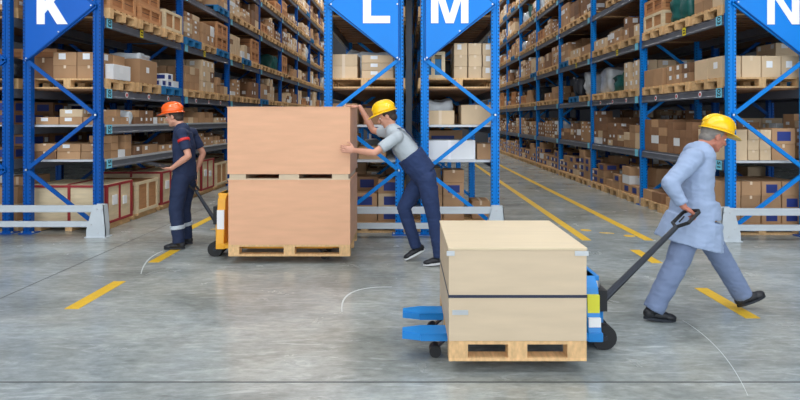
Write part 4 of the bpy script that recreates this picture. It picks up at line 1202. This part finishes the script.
# coverall man pulling the blue jack, walking right
person(dict(pelvis=(2.33, 4.56, .84), chest=(2.33, 4.58, 1.15), neck=(2.385, 4.59, 1.345), head=(2.515, 4.60, 1.455),
            shR=(2.25, 4.42, 1.285), elR=(2.03, 4.34, 1.10), wrR=(2.115, 4.295, .925), shL=(2.43, 4.76, 1.29), elL=(2.46, 4.84, 1.05), wrL=(2.56, 4.84, .83),
            hipR=(2.28, 4.47, .80), knR=(2.135, 4.45, .45), anR=(1.95, 4.44, .105),
            hipL=(2.38, 4.64, .80), knL=(2.61, 4.69, .45), anL=(2.81, 4.72, .128),
            shoeRf=(.995, 0, -.1), shoeRu=(.1, 0, .995), shoeLf=(.93, .05, .36), shoeLu=(-.36, 0, .93)),
       'person in blue-grey coverall and yellow helmet striding right, pulling pallet jack handle', 'skinb', 'cover', 'coverp', 'hatY', 'hairg', X_,
       {'R': (Vector((.75, .02, -.45)), Vector((-.25, .35, -1)), Vector((.3, 1, .2)), 1.15), 'L': (Vector((.3, 0, -1)), Vector((.2, -1, 0)), X_, .5)},
       Vector((.42, 0, 1)), Vector((1, 0, -.42)), 'cover')
# worker leaning into the stack
person(dict(pelvis=(.19, 6.2, .99), chest=(-.055, 6.2, 1.31), neck=(-.165, 6.2, 1.475), head=(-.225, 6.2, 1.625),
            shL=(-.11, 6.03, 1.40), elL=(-.345, 5.93, 1.235), wrL=(-.565, 6.085, 1.255), shR=(-.15, 6.37, 1.43), elR=(-.39, 6.52, 1.46), wrR=(-.545, 6.50, 1.735),
            hipL=(.21, 6.11, .94), knL=(.29, 6.1, .53), anL=(.35, 6.1, .115),
            hipR=(.17, 6.29, .94), knR=(-.035, 6.30, .60), anR=(.10, 6.32, .17),
            shoeLf=(-1, 0, -.12), shoeLu=(-.12, 0, 1), shoeRf=(-.88, 0, -.45), shoeRu=(-.45, 0, .88)),
       'person in grey t-shirt, navy dungarees and yellow helmet leaning forward pushing stacked crates', 'skin', 'tee', 'denim', 'hatY', 'hair', -X_,
       {'L': (Vector((-1, .12, .12)), Vector((0, 1, 0)), Vector((.1, 0, 1)), .12), 'R': (Vector((-1, 0, .12)), Vector((0, 0, -1)), Vector((0, -1, 0)), .08)},
       Vector((-.42, 0, 1)), Vector((-1, 0, -.35)), 'dungaree')
# navy worker with orange helmet
person(dict(pelvis=(-2.76, 6.98, .93), chest=(-2.77, 6.98, 1.25), neck=(-2.79, 6.98, 1.475), head=(-2.895, 6.98, 1.625),
            shL=(-2.72, 6.79, 1.41), elL=(-2.62, 6.74, 1.15), wrL=(-2.83, 6.76, 1.0), shR=(-2.74, 7.17, 1.41), elR=(-2.62, 7.22, 1.15), wrR=(-2.695, 7.15, .90),
            hipL=(-2.77, 6.89, .88), knL=(-2.83, 6.88, .49), anL=(-2.79, 6.87, .10),
            hipR=(-2.75, 7.07, .88), knR=(-2.82, 7.10, .49), anR=(-2.80, 7.14, .10),
            shoeLf=(-1, 0, -.03), shoeLu=(-.03, 0, 1), shoeRf=(-1, 0, -.03), shoeRu=(-.03, 0, 1)),
       'person in navy workwear and orange helmet facing left, holding a dark tablet', 'skin', 'worknavy', 'worknavy', 'hatO', 'hair', -X_,
       {'L': (Vector((-1, .05, -.05)), Vector((0, .35, 1)), Vector((0, 1, .2)), .5), 'R': (Vector((-.1, -.6, -.8)), Vector((1, -.3, -.1)), Vector((-.3, -.2, 1)), 1.1)},
       Vector((-.2, 0, 1)), Vector((-1, 0, -.15)), 'work')
tb = empty('tablet', (-3.02, 6.80, 1.035), 'dark flat tablet held by person in orange helmet', 'tablet'); tb.rotation_euler = (0, R(12), 0)
MB().box(-.12, .12, -.09, .09, 0, .012, 'rubber').obj('casing', tb, .003); MB().box(-.105, .105, -.078, .078, .012, .013, 'steel').obj('screen', tb)

# ------------------------------------------------------------------ lights
def lamp(x, y, lx, ly, label):
    o = empty('ceiling_light', (x, y, ZC - .35), label, 'ceiling light', 'hall ceiling lights')
    MB().box(-lx / 2, lx / 2, -ly / 2, ly / 2, .03, .1, 'lampbody').obj('housing', o)
    MB().box(-lx / 2 + .03, lx / 2 - .03, -ly / 2 + .03, ly / 2 - .03, .0, .03, 'lamp').obj('diffuser', o)
    for q in (-ly / 2 + .1, ly / 2 - .1): MB().box(-.01, .01, q - .01, q + .01, .1, .35, 'steel').obj('hanger', o)
def area(x, y, z, sx, sy, power, col=(1, 1, 1), rot=(0, 0, 0)):
    l = bpy.data.lights.new('area', 'AREA'); l.shape = 'RECTANGLE'; l.size = sx; l.size_y = sy; l.energy = power; l.color = col
    o = bpy.data.objects.new('ceiling_lamp_light', l); COL.objects.link(o); o.location = (x, y, z); o.rotation_euler = rot; return o
for i, (x, nm) in enumerate(((-2.68, 'left'), (2.83, 'right'))):
    for j, y in enumerate((10.5, 16.5, 22.5, 28.5)):
        lamp(x, y, .35, 3, f'{NUM[j + 1]} long ceiling light from front above {nm} aisle')
        area(x, y, ZC - .4, .35, 3, 140, (1, .98, .95))
for i, x in enumerate((-6, -2, 2, 6)):
    for j, y in enumerate((1.0, 4.8)):
        lamp(x, y, 2.4, .35, f'{["leftmost", "left-centre", "right-centre", "rightmost"][i]} ceiling light in {["rear", "front"][j]} line above open floor')
        area(x, y, ZC - .4, 2.4, .6, 80, (.96, .98, 1))
w = bpy.data.worlds.new('world'); sc.world = w; w.use_nodes = True
bg = w.node_tree.nodes['Background']; bg.inputs[0].default_value = (.88, .94, 1.0, 1); bg.inputs[1].default_value = 1.9

cam = bpy.data.cameras.new('camera'); co = bpy.data.objects.new('camera', cam); COL.objects.link(co)
co.location = (0, 0, CH); co.rotation_euler = (math.pi / 2, 0, 0)
cam.sensor_width = 36; cam.lens = 36 * F / 800; cam.shift_x = -(CX - 400) / 800; cam.shift_y = -(200 - CY) / 800
cam.clip_start = .05; cam.clip_end = 200
sc.camera = co
sc.view_settings.view_transform = 'Standard'; sc.view_settings.look = 'None'; sc.view_settings.exposure = 0.3; sc.view_settings.gamma = 1
sc.cycles.use_denoising = True
sc.cycles.max_bounces = 6
